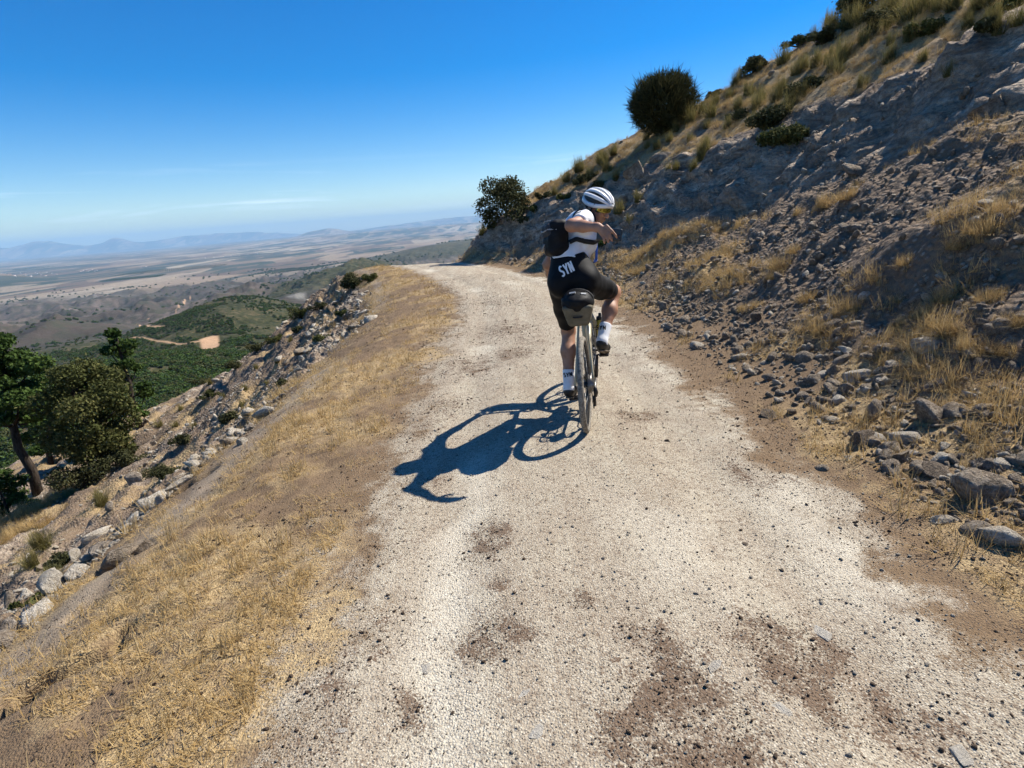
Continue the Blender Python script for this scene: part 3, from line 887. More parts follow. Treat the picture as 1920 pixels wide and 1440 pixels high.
part('top_tube', tube([(0, .265, .80), (0, .80, .86)], [.016, .02], 12), M_frame, fr)
part('seat_tube', tube([BB, (0, .25, .83)], .0165, 12), M_frame, fr)
part('head_tube', tube([(0, .86, .69), (0, .795, .89)], .023, 14), M_frame, fr)
part('bottom_bracket', tube([(-.036, .43, .28), (.036, .43, .28)], .024, 16), M_frame, fr)
for s in (-1, 1):
    part('chainstay', tube([(s * .02, .41, .282), (s * .034, .33, .30), (s * .062, .05, .345), (s * .066, -.005, .35)], [.013, .012, .009, .009], 8), M_frame, fr)
    part('seatstay', tube([(s * .012, .263, .785), (s * .034, .22, .72), (s * .058, .06, .44), (s * .066, 0, .35)], [.009, .009, .008, .009], 8), M_frame, fr)
    part('fork_blade', tube([(s * .02, .865, .69), (s * .048, .885, .62), (s * .055, .96, .46), (s * .052, 1.03, .345)], [.016, .016, .012, .009], 8), M_frame, fr)
part('seatpost', tube([(0, .252, .80), (0, .208, .955)], .0136, 12), M_alu, bike)
sd = Solid((-.09, .02, .93), (.09, .36, 1.02), .006)
sd.cone((0, .31, .985), (0, .18, .983), .018, .035, .02, flat=((0, 0, 1), .7)).ell((0, .115, .985), (.07, .055, .022), k=.03)
link('saddle', sd.mesh('saddle', M_black), bike)
part('saddle_rail', merge([tube([(s * .022, .06, .968), (s * .022, .2, .952), (s * .014, .3, .968)], .0035, 6) for s in (-1, 1)]), M_steel, bike)
# cockpit
part('stem', tube([(0, .79, .905), (0, .87, .925)], .017, 10), M_alu, bike)
hb = [(0, .87, .93), (.10, .872, .93), (.175, .875, .935), (.198, .90, .937), (.206, .955, .93), (.214, .985, .89), (.226, .965, .84), (.236, .90, .80), (.243, .80, .785)]
HBX = -.03
hbs = [(-x + HBX, y, z) for x, y, z in hb[::-1]] + [(x + HBX, y, z) for x, y, z in hb[1:]]
part('handlebar', tube(hbs, .0145, 10), M_black, bike)
for s in (-1, 1):
    hd = part('brake_hood', tube([(HBX + s * .204, .93, .937), (HBX + s * .206, .985, .95), (HBX + s * .208, 1.01, .985)], [.018, .017, .013], 10), M_rubber, bike)
    part('brake_lever', tube([(HBX + s * .208, 1.0, .955), (HBX + s * .212, 1.02, .90), (HBX + s * .216, 1.00, .845)], [.007, .006, .005], 6), M_alu, hd)
# drive train
cr = bpy.data.objects.new('crankset', None); col.objects.link(cr); cr.parent = bike
part('chainring', disc((.045, .43, .28), .085, .004, 48, 0, .055), M_alu, cr, False)
part('crank_arm', tube([(.06, .43, .28), (.075, .43, .4525)], [.014, .010], 8), M_alu, cr)
part('crank_arm', tube([(-.06, .43, .28), (-.075, .43, .1075)], [.014, .010], 8), M_alu, cr)
part('axle', tube([(-.07, .43, .28), (.07, .43, .28)], .012, 10), M_alu, cr)
def pedal(x, z, s):
    b = tube([(x - s * .05, .43, z), (x, .43, z)], .006, 8)
    q = merge([bar((x - .03, .39, z), (x - .03, .47, z), .008, .010), bar((x + .03, .39, z), (x + .03, .47, z), .008, .010), bar((x - .03, .395, z), (x + .03, .395, z), .008, .010), bar((x - .03, .465, z), (x + .03, .465, z), .008, .010), b])
    part('pedal', q, M_alu, bike, False)
pedal(.128, .4525, 1); pedal(-.128, .1075, -1)
ch = [(.047, .43, .365), (.047, .2, .392), (.047, .0, .405), (.047, -.05, .35), (.047, -.02, .30), (.05, .03, .24), (.05, .02, .20), (.05, .06, .16), (.047, .12, .19), (.047, .43, .195), (.047, .50, .235), (.047, .515, .28), (.047, .49, .34)]
part('chain', tube(ch, .0045, 6, closed=True), M_steel, bike)
dr = merge([tube([(.068, -.005, .34), (.078, -.02, .29), (.072, .015, .255)], [.012, .016, .014], 8), tube([(.062, .015, .25), (.062, .06, .165)], [.012, .010], 6), disc((.052, .02, .225), .022, .008, 16, 0, .006), disc((.052, .058, .165), .022, .008, 16, 0, .006)])
part('rear_derailleur', dr, M_black, bike)
part('brake_caliper', tube([(-.055, .045, .37), (-.055, .09, .385)], .018, 8), M_black, bike)
part('bottle_cage', merge([tube([(.055 + .036 * math.cos(a), .90 + .036 * math.sin(a), z) for a in np.linspace(0, 6.28, 17)], .003, 5) for z in (.50, .58)] + [bar((.052, .905, .48), (.052, .895, .62), .004, .004)]), M_black, bike)

# bags on the bicycle are things of their own
def bag_fabric(name, c, c2, rough=.6):
    t = NT(name, max(rough, .6), .15)
    p = t.obj(); n = t.noise(p, 22, 4, .6); w = t.noise(p, 320, 2)
    return t.done(t.ramp(n, (.35, c), (.65, c2)), t.bump(t.math('ADD', n, t.math('MULTIPLY', w, .1)), .35, .01))
M_bagblk = bag_fabric('black_ripstop', (.007, .007, .008), (.015, .015, .016), .42)
M_olive = bag_fabric('olive_canvas', (.115, .10, .07), (.165, .145, .105), .8)
M_brown = bag_fabric('dark_brown_canvas', (.035, .026, .020), (.055, .042, .033), .8)
bag = empty('saddle_bag'); bag.matrix_world = bike_mw
tag(bag, 'black and olive saddle bag strapped under the rider\'s seat', 'bag')
s = Solid((-.14, -.27, .76), (.14, .2, 1.07), .006)
s.ell((.0, -.06, .955), (.108, .15, .078), k=.02).ell((0, .03, .93), (.085, .12, .06), k=.03).box((0, -.02, .945), (.098, .15, .055), .05, k=.03)
s.wrinkle(.006, 16, 3, (1, .6, 1.6))
link('dry_bag', s.mesh('dry_bag', M_bagblk), bag)
s = Solid((-.14, -.22, .74), (.14, .2, .98), .006)
s.box((0, -.02, .865), (.088, .14, .075), .03, taper=-.22, k=.01)
s.wrinkle(.003, 14, 5)
link('holster', s.mesh('holster', M_olive), bag)
def band(rx, rz, y, cz, w, th=.003, n=28, a0=0, a1=2 * math.pi):
    V = []; F = []
    A = np.linspace(a0, a1, n)
    for a in A:
        for yy, dr in ((-w / 2, 0), (w / 2, 0), (w / 2, th), (-w / 2, th)):
            V.append(((rx + dr) * math.cos(a), y + yy, cz + (rz + dr) * math.sin(a)))
    for i in range(n - 1):
        for j in range(4):
            F.append((i * 4 + j, i * 4 + (j + 1) % 4, i * 4 + 4 + (j + 1) % 4, i * 4 + 4 + j))
    return np.array(V), F
M_web = plain('black_webbing', (.02, .02, .022), .7, .3)
M_greyweb = plain('grey_buckle', (.30, .31, .32), .5, .4)
part('strap', band(.106, .083, -.10, .955, .018, a0=.2, a1=2.9), M_web, bag)
part('strap', band(.107, .086, .02, .95, .018, a0=.1, a1=3.0), M_web, bag)
part('buckle', bar((-.045, -.142, 1.018), (-.005, -.146, 1.022), .010, .008), M_greyweb, bag, False)
part('buckle', bar((.03, -.150, 1.012), (.062, -.140, 1.006), .009, .008), M_greyweb, bag, False)
part('handle', tube([(-.028, -.165, .862), (-.02, -.176, .862), (.02, -.176, .862), (.028, -.165, .862)], .006, 6), M_web, bag)
hbag = empty('handlebar_bag'); hbag.matrix_world = bike_mw
tag(hbag, 'dark brown roll bag hanging below the handlebar', 'bag')
s = Solid((-.26, .84, .76), (.26, 1.10, 1.02), .008)
s.cone((-.17, .965, .885), (.17, .965, .885), .075, .075, .02).wrinkle(.004, 12, 9)
link('roll', s.mesh('roll', M_brown), hbag)
for x in (-.09, .09):
    v, f = band(.077, .077, 0, 0, .02); v = np.stack([v[:, 1] + x, v[:, 0] + .965, v[:, 2] + .885], -1)
    part('strap', (v, f), M_web, hbag)
bot = empty('water_bottle'); bot.matrix_world = bike_mw
tag(bot, 'yellow water bottle with dark cap on the fork', 'bottle')
part('bottle_body', tube([(.09, .905, .48), (.09, .905, .485), (.09, .90, .60), (.09, .90, .615), (.09, .90, .64)], [.030, .034, .034, .030, .034], 16), plain('yellow_bottle', (.42, .33, .05), .4, .4), bot)
part('cap', tube([(.09, .90, .64), (.09, .90, .665), (.09, .90, .67), (.09, .90, .695)], [.034, .030, .013, .012], 14), M_black, bot)
# ---------------------------------------------------------------- rider
def skin_material():
    t = NT('tanned_skin', .55, .4)
    p = t.obj(); n = t.noise(p, 14, 4, .6); f = t.noise(p, 120, 3)
    t.b.inputs['Subsurface Weight'].default_value = .12
    t.b.inputs['Subsurface Radius'].default_value = (.02, .008, .004)
    return t.done(t.ramp(n, (.32, (.30, .150, .092)), (.66, (.42, .225, .145))), t.bump(f, .1, .002))
def cloth(name, a, b, rough=.8, spec=.25, sc=60):
    t = NT(name, rough, spec)
    p = t.obj(); n = t.noise(p, 9, 4, .6); w = t.noise(p, sc * 8, 2)
    return t.done(t.ramp(n, (.35, a), (.65, b)), t.bump(t.math('ADD', n, t.math('MULTIPLY', w, .06)), .25, .012))
M_skin = skin_material()
M_jersey = cloth('white_jersey', (.70, .70, .73), (.82, .82, .84))
M_short = cloth('black_lycra', (.006, .006, .007), (.011, .011, .012), .65, .14)
M_sock = cloth('white_sock', (.70, .70, .72), (.80, .80, .81), .9)
M_shoe = plain('black_shoe', (.016, .015, .014), .5, .4, var=.3, scale=40)
M_sole = plain('dusty_sole', (.16, .13, .10), .9, .2, var=.4, scale=60)
M_white = plain('white_print', (.85, .85, .85), .6, .3)
M_print = plain('black_print', (.01, .01, .012), .6, .3)

rider = empty('person'); rider.matrix_world = bike_mw
tag(rider, 'cyclist in white jersey and black shorts twisting round with a phone', 'person')
A = np.array
hipR, hipL = A([.062, .17, 1.035]), A([-.125, .17, 1.035])
kneeR, ankR = A([.222, .585, .905]), A([.125, .305, .585])
kneeL, ankL = A([-.137, .475, .655]), A([-.147, .285, .235])
shR, elR, wrR = A([.070, .12, 1.462]), A([-.002, -.125, 1.445]), A([.165, -.245, 1.422])
shL, elL, wrL = A([-.085, .42, 1.40]), A([-.262, .53, 1.165]), A([-.268, .79, .985])
waist = A([-.065, .165, 1.23]); chest = A([.022, .265, 1.365])
# head frame
hf = A([.80, -.54, -.42]); hf /= np.linalg.norm(hf)
up0 = A([.02, .10, 1.0]); hs = np.cross(hf, up0); hs /= np.linalg.norm(hs)      # hs: rider's right side
hu = np.cross(hs, hf)
Hc = A([.150, .255, 1.542])
HR = np.stack([hf, hs, hu])
HS = .93
def hp(a, b, c): return Hc + HS * (a * hf + b * hs + c * hu)

B = Solid((-.36, -.38, .06), (.36, .94, 1.72), .0058)
# head
B.ell(hp(-.012, 0, .030), HS * A((.096, .075, .088)), HR, .01)
B.ell(hp(.030, 0, -.040), HS * A((.060, .056, .075)), HR, .03)
B.ell(hp(.052, 0, -.088), HS * A((.030, .032, .024)), HR, .02)          # chin
B.cone(hp(.086, 0, .008), hp(.112, 0, -.034), .009, .013, .010)   # nose
B.ell(hp(.100, .010, -.040), HS * A((.011, .009, .008)), HR, .006).ell(hp(.100, -.010, -.040), HS * A((.011, .009, .008)), HR, .006)
B.ell(hp(.088, 0, -.063), HS * A((.012, .022, .006)), HR, .006).ell(hp(.087, 0, -.073), HS * A((.012, .020, .006)), HR, .006)   # lips
for sg in (1, -1):
    B.ell(hp(.070, sg * .036, -.022), HS * A((.022, .020, .020)), HR, .02)        # cheek bones
    B.ell(hp(-.012, sg * .076, -.012), HS * A((.018, .008, .031)), HR, .006)      # ears
    B.ell(hp(-.010, sg * .083, -.010), HS * A((.010, .004, .018)), HR, .003, sub=True)
B.cone(hp(-.03, 0, -.05), A([.045, .275, 1.46]), .052, .060, .03)         # neck
# trunk
ax = shL - shR; ax /= np.linalg.norm(ax)
fwdc = np.cross(ax, A([0, 0, 1.])); fwdc = -fwdc if fwdc[0] < 0 else fwdc; fwdc /= np.linalg.norm(fwdc)
upc = np.cross(fwdc, ax); upc = -upc if upc[2] < 0 else upc
CR = np.stack([ax, fwdc, upc])
B.ell(chest, (.150, .098, .15), CR, .03)
B.cone(waist, chest, .085, .085, .05)
B.cone(A([-.035, .14, 1.08]), waist, .105, .085, .05)
B.cone(hipR, hipL, .085, .085, .04)
B.cone(shR, shL, .048, .048, .03)
# right arm, bent back towards the camera, forearm across
B.cone(shR, elR, .050, .040, .02).cone(elR, elR * .55 + wrR * .45, .039, .036, .02).cone(elR * .55 + wrR * .45, wrR, .036, .0255, .02)
# left arm to the bar
B.cone(shL, elL, .050, .039, .02).cone(elL, elL * .55 + wrL * .45, .038, .036, .02).cone(elL * .55 + wrL * .45, wrL, .036, .025, .02)
# legs
def leg(h, k, a, out):
    B.cone(h, h * .5 + k * .5, .088, .074, .03).cone(h * .5 + k * .5, k, .074, .054, .03)
    B.ell(k + A([0, .012, 0]), (.050, .050, .054), None, .03)
    back = A([0, -.022, -.008]); m = k * .66 + a * .34 + back
    B.cone(k * .92 + a * .08, m, .050, .056, .03).cone(m, k * .3 + a * .7 + back * .3, .055, .039, .03).cone(k * .3 + a * .7 + back * .3, a, .039, .034, .02)
leg(hipR, kneeR, ankR, 1); leg(hipL, kneeL, ankL, -1)
# right hand: back of the hand to the camera, fingers draped over the phone
pk = A([.212, -.268, 1.402])           # knuckles
hand_dir = (pk - wrR) / np.linalg.norm(pk - wrR); across = A([-.42, .10, -.9]); across -= hand_dir * (across @ hand_dir); across /= np.linalg.norm(across)
nrm = np.cross(hand_dir, across)
B.cone(wrR, pk + across * .012, .026, .030, .02, flat=(nrm, .62))
B.cone(wrR + hand_dir * .02 + across * .01, pk + across * .026, .022, .022, .015, flat=(nrm, .7))
def finger(base, pts, r0, r1):
    q = [A(base)] + [A(p) for p in pts]
    for i in range(len(q) - 1):
        t0 = i / (len(q) - 1); t1 = (i + 1) / (len(q) - 1)
        B.cone(q[i], q[i + 1], r0 + (r1 - r0) * t0, r0 + (r1 - r0) * t1, .005)
kn = [pk + across * o for o in (-.026, -.004, .018, .038)]
finger(kn[0], [(.252, -.284, 1.392), (.272, -.284, 1.366), (.280, -.276, 1.350)], .0105, .0075)
finger(kn[1], [(.236, -.287, 1.376), (.246, -.288, 1.350), (.250, -.280, 1.334)], .0108, .0078)
finger(kn[2], [(.222, -.287, 1.362), (.226, -.288, 1.338), (.228, -.280, 1.326)], .0102, .0075)
finger(kn[3], [(.202, -.282, 1.352), (.203, -.282, 1.334), (.204, -.276, 1.324)], .0090, .0068)
finger(wrR + hand_dir * .012 + across * .012, [(.186, -.230, 1.366), (.196, -.226, 1.346), (.216, -.228, 1.344)], .013, .0085)   # thumb behind the phone
# left hand on the bar hook
pl = A([-.250, .86, .955])
B.cone(wrL, pl, .026, .030, .02)
for i, o in enumerate((-.03, -.01, .01, .03)):
    b = pl + A([0, .01 + o * .2, o * .5])
    finger(b, [b + A([-.018, .04, -.002]), b + A([.004, .062, -.016]), b + A([.026, .046, -.02])], .010, .008)
finger(pl + A([.01, -.01, .0]), [pl + A([.034, .01, -.004]), pl + A([.04, .04, -.012])], .012, .0085)
body_me = B.mesh('body', M_skin, 2)
link('body', body_me, rider)

# jersey
J = Solid((-.30, -.12, 1.05), (.30, .68, 1.60), .006)
J.ell(chest, (.172, .120, .175), CR, .03)
J.cone(waist + A([0, 0, -.02]), chest, .112, .105, .05)
J.cone(A([-.058, .15, 1.19]), waist, .128, .115, .04, cut=((-.06, .15, 1.215), (-.10, -.25, -1)))
J.cone(shR, shL, .064, .064, .04)
J.cone(shR + A([-.01, -.01, .004]), shR * .42 + elR * .58, .068, .056, .03, cut=(shR * .48 + elR * .52, elR - shR))
J.cone(shL, shL * .42 + elL * .58, .066, .055, .03, cut=(shL * .5 + elL * .5, elL - shL))
J.cone(A([.05, .275, 1.45]), A([.07, .272, 1.488]), .066, .060, .02)
J.wrinkle(.011, 11, 21, (1, 1, 1.7))
jer = link('jersey', J.mesh('jersey', M_jersey, 2), rider)

# shorts
S_ = Solid((-.32, -.12, .55), (.36, .72, 1.36), .006)
S_.ell(A([-.035, .12, 1.115]), (.158, .125, .15), None, .03)
S_.ell(A([.045, .075, 1.065]), (.098, .105, .100), None, .05).ell(A([-.115, .075, 1.065]), (.098, .105, .100), None, .05)
S_.cone(A([-.06, .15, 1.15]), A([-.065, .165, 1.285]), .130, .118, .04, cut=((-.065, .155, 1.262), (-.06, -.25, 1)), flat=((0, 1, 0), .92))
for h_, k_ in ((hipR, kneeR), (hipL, kneeL)):
    S_.cone(h_, h_ * .5 + k_ * .5, .100, .084, .05).cone(h_ * .5 + k_ * .5, k_, .084, .061, .03, cut=(h_ * .12 + k_ * .88, k_ - h_))
S_.wrinkle(.005, 9, 23)
sho = link('shorts', S_.mesh('shorts', M_short, 2), rider)
hem = [A([-.065, .158, 1.262]) + A([.122 * math.cos(a), .110 * math.sin(a), -.06 * .122 * math.cos(a) * -1 + .25 * .110 * math.sin(a)]) for a in np.linspace(0, 2 * math.pi, 40, endpoint=False)]

# socks and shoes
def foot(a, k, ball, heel, nm):
    d = (k - a) / np.linalg.norm(k - a)
    Sk = Solid(np.minimum(a, heel) - .14, np.maximum(a + d * .2, ball) + .14, .005)
    m = a * .52 + k * .48
    bk = A([0, -.006, 0])
    Sk.cone(a + (heel - a) * .5, a, .038, .0395, .02).cone(a, a + d * .17 + bk, .0395, .049, .02, cut=(a + d * .145 + bk, d))
    so = link('sock', Sk.mesh('sock', M_sock, 2), rider)
    Sh = Solid(np.minimum(np.minimum(ball, heel), a) - .14, np.maximum(np.maximum(ball, heel), a) + .16, .005)
    f = (ball - heel); f /= np.linalg.norm(f); dn = A([0, 0, -1.0]) - f * (-f[2]); dn /= np.linalg.norm(dn)
    toe = ball + f * .075
    Sh.cone(heel - dn * .028, heel - dn * .028 + f * .04, .036, .037, .02).cone(heel + f * .03 - dn * .03, ball - dn * .022, .037, .043, .02, flat=(dn, .8)).cone(ball - dn * .022, toe - dn * .012, .042, .030, .03, flat=(dn, .75))
    Sh.cone(heel - dn * .03 + f * .02, a - d * .02, .037, .041, .02, cut=(a - d * .012, d))
    so2 = link('shoe', Sh.mesh('shoe', M_shoe, 2), rider)
    L = Solid(np.minimum(ball, heel) - .14, np.maximum(ball, heel) + .16, .005)
    L.cone(heel + dn * .008, ball + dn * .010, .034, .041, .02, flat=(dn, .3)).cone(ball + dn * .01, toe + dn * .004, .041, .028, .02, flat=(dn, .3))
    L.wrinkle(.004, 60, 31)
    link('sole', L.mesh('sole', M_sole, 1), so2)
    part('shoe_dial', disc(a * .55 + ball * .45 + A([.0, .0, .03]), .012, .012, 14, 2), M_alu, so2)
    return so
sockR = foot(ankR, kneeR, A([.132, .455, .478]), A([.122, .300, .520]), 'r')
sockL = foot(ankL, kneeL, A([-.137, .455, .150]), A([-.147, .285, .170]), 'l')

# lettering, laid onto the cloth
def s_curve():
    pts = []
    for a in np.linspace(35, 250, 14): pts.append((.5 + .36 * math.cos(RAD(a)), .74 + .22 * math.sin(RAD(a))))
    for a in np.linspace(70, -145, 14): pts.append((.5 + .36 * math.cos(RAD(a)), .26 + .22 * math.sin(RAD(a))))
    return pts
GLYPH = {'S': [s_curve()], 'Y': [[(.04, 1), (.5, .46)], [(.96, 1), (.5, .46)], [(.5, .52), (.5, 0)]], 'N': [[(.14, 0), (.14, 1)], [(.86, 0), (.86, 1)], [(.14, .98), (.86, .02)]]}
def lettering(text, target, origin, right, up, w, hgt, gap, stroke, mat, parent, name='lettering'):
    me = target.data
    bvh = BVHTree.FromPolygons([v.co[:] for v in me.vertices], [p.vertices[:] for p in me.polygons])
    right = A(right, float) if False else np.array(right, float); right /= np.linalg.norm(right)
    up = np.array(up, float); up -= right * (up @ right); up /= np.linalg.norm(up)
    n = np.cross(up, right); n = n if n[1] > 0 else -n
    tot = len(text) * w + (len(text) - 1) * gap
    for ci, chh in enumerate(text):
        V, F = [], []
        for si, st in enumerate(GLYPH[chh]):
            P = []
            st = np.array(st, float) * np.array([w, hgt])
            for a, b in zip(st[:-1], st[1:]):
                k = max(2, int(np.linalg.norm(b - a) / (hgt * .08)))
                P += [a + (b - a) * t for t in np.linspace(0, 1, k, endpoint=False)]
            P.append(st[-1]); P = np.array(P)
            T = np.gradient(P, axis=0); T /= np.linalg.norm(T, axis=1)[:, None]; N = np.stack([-T[:, 1], T[:, 0]], -1)
            base = len(V); m = 3
            for p_, n_ in zip(P, N):
                for o in (-.5, 0, .5):
                    q = p_ + n_ * o * stroke
                    X = np.array(origin) + right * (q[0] - tot / 2 + ci * (w + gap)) + up * (q[1] - hgt / 2)
                    hit = bvh.ray_cast(Vector(X - n * .3), Vector(n))
                    Y = np.array(hit[0]) if hit[0] is not None else X
                    V.append(Y - n * (.0035 + .0004 * si))
            for i in range(len(P) - 1):
                for j in range(m - 1):
                    F.append((base + i * m + j, base + i * m + j + 1, base + (i + 1) * m + j + 1, base + (i + 1) * m + j))
        part('letter', (np.array(V), F), mat, parent)
lettering('SYN', sho, (-.068, -.03, 1.165), (1, 0, .40), (-.3, 0, 1), .026, .070, .008, .0115, M_white, sho)
lettering('SYN', sockR, (.122, .30, .690), (1, 0, -.08), (.1, .2, 1), .021, .030, .005, .0075, M_print, sockR)
lettering('SYN', sockL, (-.147, .28, .345), (1, 0, .1), (-.05, .1, 1), .019, .030, .005, .0075, M_print, sockL)
# dark print on the sleeve
bvh = BVHTree.FromPolygons([v.co[:] for v in jer.data.vertices], [p.vertices[:] for p in jer.data.polygons])
V, F = [], []
for i in range(7):
    for j in range(4):
        o = A([.004 + .046 * i / 6, 0, 1.500 + .024 * j / 3 + .012 * i / 6])
        h_ = bvh.ray_cast(Vector(o - A([0, .4, 0])), Vector((0, 1, 0)))
        V.append(A(h_[0]) - A([0, .003, -.001]) if h_[0] is not None else o)
for i in range(6):
    for j in range(3): F.append((i * 4 + j, i * 4 + j + 1, i * 4 + j + 5, i * 4 + j + 4))
part('sleeve_print', (np.array(V), F), plain('grey_print', (.10, .11, .13), .7, .2), jer)
# hair under the helmet
Hh = Solid(Hc - .14, Hc + .14, .005)
Hh.ell(hp(-.018, 0, .030), HS * A((.095, .079, .092)), HR, .01).ell(hp(.07, 0, -.02), HS * A((.09, .2, .07)), HR, .01, sub=True).ell(hp(-.02, 0, -.09), HS * A((.1, .2, .055)), HR, .01, sub=True)
link('hair', Hh.mesh('hair', plain('dark_hair', (.02, .014, .010), .7, .3, var=.4, scale=80), 1), rider)

# helmet
helm = empty('cycling_helmet'); helm.matrix_world = bike_mw
tag(helm, 'white vented cycling helmet on the rider\'s head', 'helmet')
M_hw = plain('white_helmet_shell', (.72, .72, .73), .35, .5)
L0 = Solid(Hc - .17, Hc + .19, .005)
L0.ell(hp(-.008, 0, .045), HS * A((.117, .087, .082)), HR, .01).ell(hp(.0, 0, -.07), HS * A((.3, .3, .10)), HR, .01, sub=True)
link('liner', L0.mesh('liner', M_black, 1), helm)
EL = A([.126, .093, .092]); EC = (-.008, 0, .042)
def epos(th, ph, sc=1.0):
    """th: along the head from back (-90) to front (90); ph: side tilt of the rib"""
    a = math.sin(th) * EL[0] * sc; r = math.cos(th)
    return hp(EC[0] + a, EC[1] + r * math.sin(ph) * EL[1] * sc, EC[2] + r * math.cos(ph) * EL[2] * sc)
def rib(ph, t0, t1, wd, name='rib', ph2=None):
    V, F = [], []; n = 26
    for i, t in enumerate(np.linspace(t0, t1, n)):
        f = i / (n - 1); c = ph if ph2 is None else ph + (ph2 - ph) * f
        ww = wd * (.65 + .5 * math.sin(math.pi * f)) / max(.35, math.cos(t))
        for sc in (1.02, .90):
            for o in (-1, 0, 1): V.append(epos(t, c + o * ww, sc + (.014 if o == 0 and sc > 1 else 0)))
    for i in range(n - 1):
        b = i * 6
        q = [0, 1, 2, 5, 4, 3]
        for j in range(6): F.append((b + q[j], b + q[(j + 1) % 6], b + 6 + q[(j + 1) % 6], b + 6 + q[j]))
    part(name, (np.array(V), F), M_hw, helm)
for ph in (-1.22, -.70, -.235, .235, .70, 1.22):
    rib(ph, -1.30, 1.30, .125 if abs(ph) > .5 else .115)
def rim():
    V, F = [], []; n = 60
    for i in range(n):
        a = i * 2 * math.pi / n
        x = math.cos(a); y_ = math.sin(a)
        lowz = .012 + .004 * x + .014 * math.cos(2 * a)
        for sc, dz in ((1.03, 0), (1.03, .026), (.93, .030), (.93, .0)):
            V.append(hp(EC[0] + EL[0] * x * sc, EL[1] * y_ * sc, lowz + dz))
    for i in range(n):
        for j in range(4): F.append((i * 4 + j, i * 4 + (j + 1) % 4, ((i + 1) % n) * 4 + (j + 1) % 4, ((i + 1) % n) * 4 + j))
    part('rim', (np.array(V), F), M_hw, helm)
rim()
for sg in (1, -1):
    part('strap', tube([hp(.03, sg * .088, .03), hp(.0, sg * .082, -.045), hp(.035, sg * .040, -.108), hp(.045, 0, -.120)], .005, 6), M_web, helm)
    part('strap', tube([hp(-.07, sg * .075, .02), hp(-.035, sg * .081, -.02), hp(.0, sg * .082, -.045)], .005, 6), M_web, helm)
# sunglasses
gl = empty('sunglasses'); gl.matrix_world = bike_mw
tag(gl, 'black wraparound sunglasses with mirrored amber lens on the rider\'s face', 'sunglasses')
def lens_m():
    t = NT('mirrored_lens', .08, .6)
    n = t.noise(t.obj(), 9, 2)
    return t.done(t.ramp(n, (.35, (.02, .02, .015)), (.6, (.30, .26, .05))), None, Metallic=.75)
V, F = [], []
for i in range(15):
    a = (i - 7) / 7 * 1.22
    for j in range(5):
        z_ = .026 - .046 * j / 4 * (1 - .18 * (1 - abs(i - 7) / 7) * 1.6)
        V.append(hp(.020 + .086 * math.cos(a), .083 * math.sin(a), z_))
for i in range(14):
    for j in range(4): F.append((i * 5 + j, i * 5 + j + 1, i * 5 + j + 6, i * 5 + j + 5))
lo = part('lens', (np.array(V), F), lens_m(), gl)
sm = lo.modifiers.new('t', 'SOLIDIFY'); sm.thickness = .003
part('frame', tube([hp(.021 + .087 * math.cos(a), .084 * math.sin(a), .028) for a in np.linspace(-1.25, 1.25, 15)], .0045, 6), M_black, gl)
for sg in (1, -1):
    part('temple', tube([hp(.046, sg * .081, .024), hp(.0, sg * .083, .020), hp(-.045, sg * .081, .008)], .004, 6), M_black, gl)

# backpack
pack = empty('backpack'); pack.matrix_world = bike_mw
tag(pack, 'small black backpack on the rider\'s twisted back', 'backpack')
pb = -fwdc
ups = upc * .93 + fwdc * .0 + A([.12, 0, 0]); ups /= np.linalg.norm(ups)
pr = np.cross(ups, pb); pr /= np.linalg.norm(pr); ups = np.cross(pb, pr)
PR = np.stack([pr, pb, ups])
pc = chest + pb * .155 + A([-.015, -.055, .0])
Pk = Solid(pc - .28, pc + .28, .006)
Pk.box(pc, (.098, .066, .125), .05, PR, k=.02, taper=-.10).box(pc + pb * .035 - ups * .045, (.082, .055, .075), .04, PR, k=.02)
Pk.wrinkle(.006, 13, 41)
link('main_pocket', Pk.mesh('main_pocket', M_bagblk), pack)
Pf = Solid(pc - .28, pc + .28, .006)
Pf.box(pc + pb * .062 + ups * .055, (.070, .024, .045), .022, PR).wrinkle(.003, 16, 43)
link('front_pocket', Pf.mesh('front_pocket', bag_fabric('charcoal_mesh', (.03, .03, .033), (.06, .06, .065), .6)), pack)
def pp(a, b, c): return pc + a * pr + b * pb + c * ups
part('reflective_strip', tube([pp(-.05, .10, -.075), pp(-.01, .108, -.055), pp(.03, .108, -.035)], .005, 6), M_greyweb, pack)
part('compression_strap', tube([pp(-.09, .05, .05), pp(-.05, .09, .06), pp(0, .096, .05), pp(.06, .08, .06), pp(.095, .03, .05)], .005, 6), M_greyweb, pack)
part('zip', tube([pp(-.075, .06, .115), pp(0, .075, .12), pp(.075, .06, .115)], .003, 6), M_greyweb, pack)
def strap_on(pts, w, name, mat):
    """webbing laid over the jersey"""
    P = []
    for i in range(len(pts) - 1):
        for t in np.linspace(0, 1, 7, endpoint=(i == len(pts) - 2)): P.append(A(pts[i]) * (1 - t) + A(pts[i + 1]) * t)
    V, F = [], []
    for i, p_ in enumerate(P):
        q = bvh.find_nearest(Vector(p_)); nn = np.array(q[1]); base = np.array(q[0]) + nn * .006
        T = P[min(i + 1, len(P) - 1)] - P[max(i - 1, 0)]; T /= np.linalg.norm(T) + 1e-9
        sd_ = np.cross(nn, T); sd_ /= np.linalg.norm(sd_) + 1e-9
        V += [base - sd_ * w / 2, base + sd_ * w / 2, base + sd_ * w / 2 + nn * .006, base - sd_ * w / 2 + nn * .006]
    for i in range(len(P) - 1):
        for j in range(4): F.append((i * 4 + j, i * 4 + (j + 1) % 4, i * 4 + 4 + (j + 1) % 4, i * 4 + 4 + j))
    part(name, (np.array(V), F), mat, pack)
M_strap = plain('black_strap', (.014, .014, .016), .7, .3)
rs = shR * .75 + chest * .25
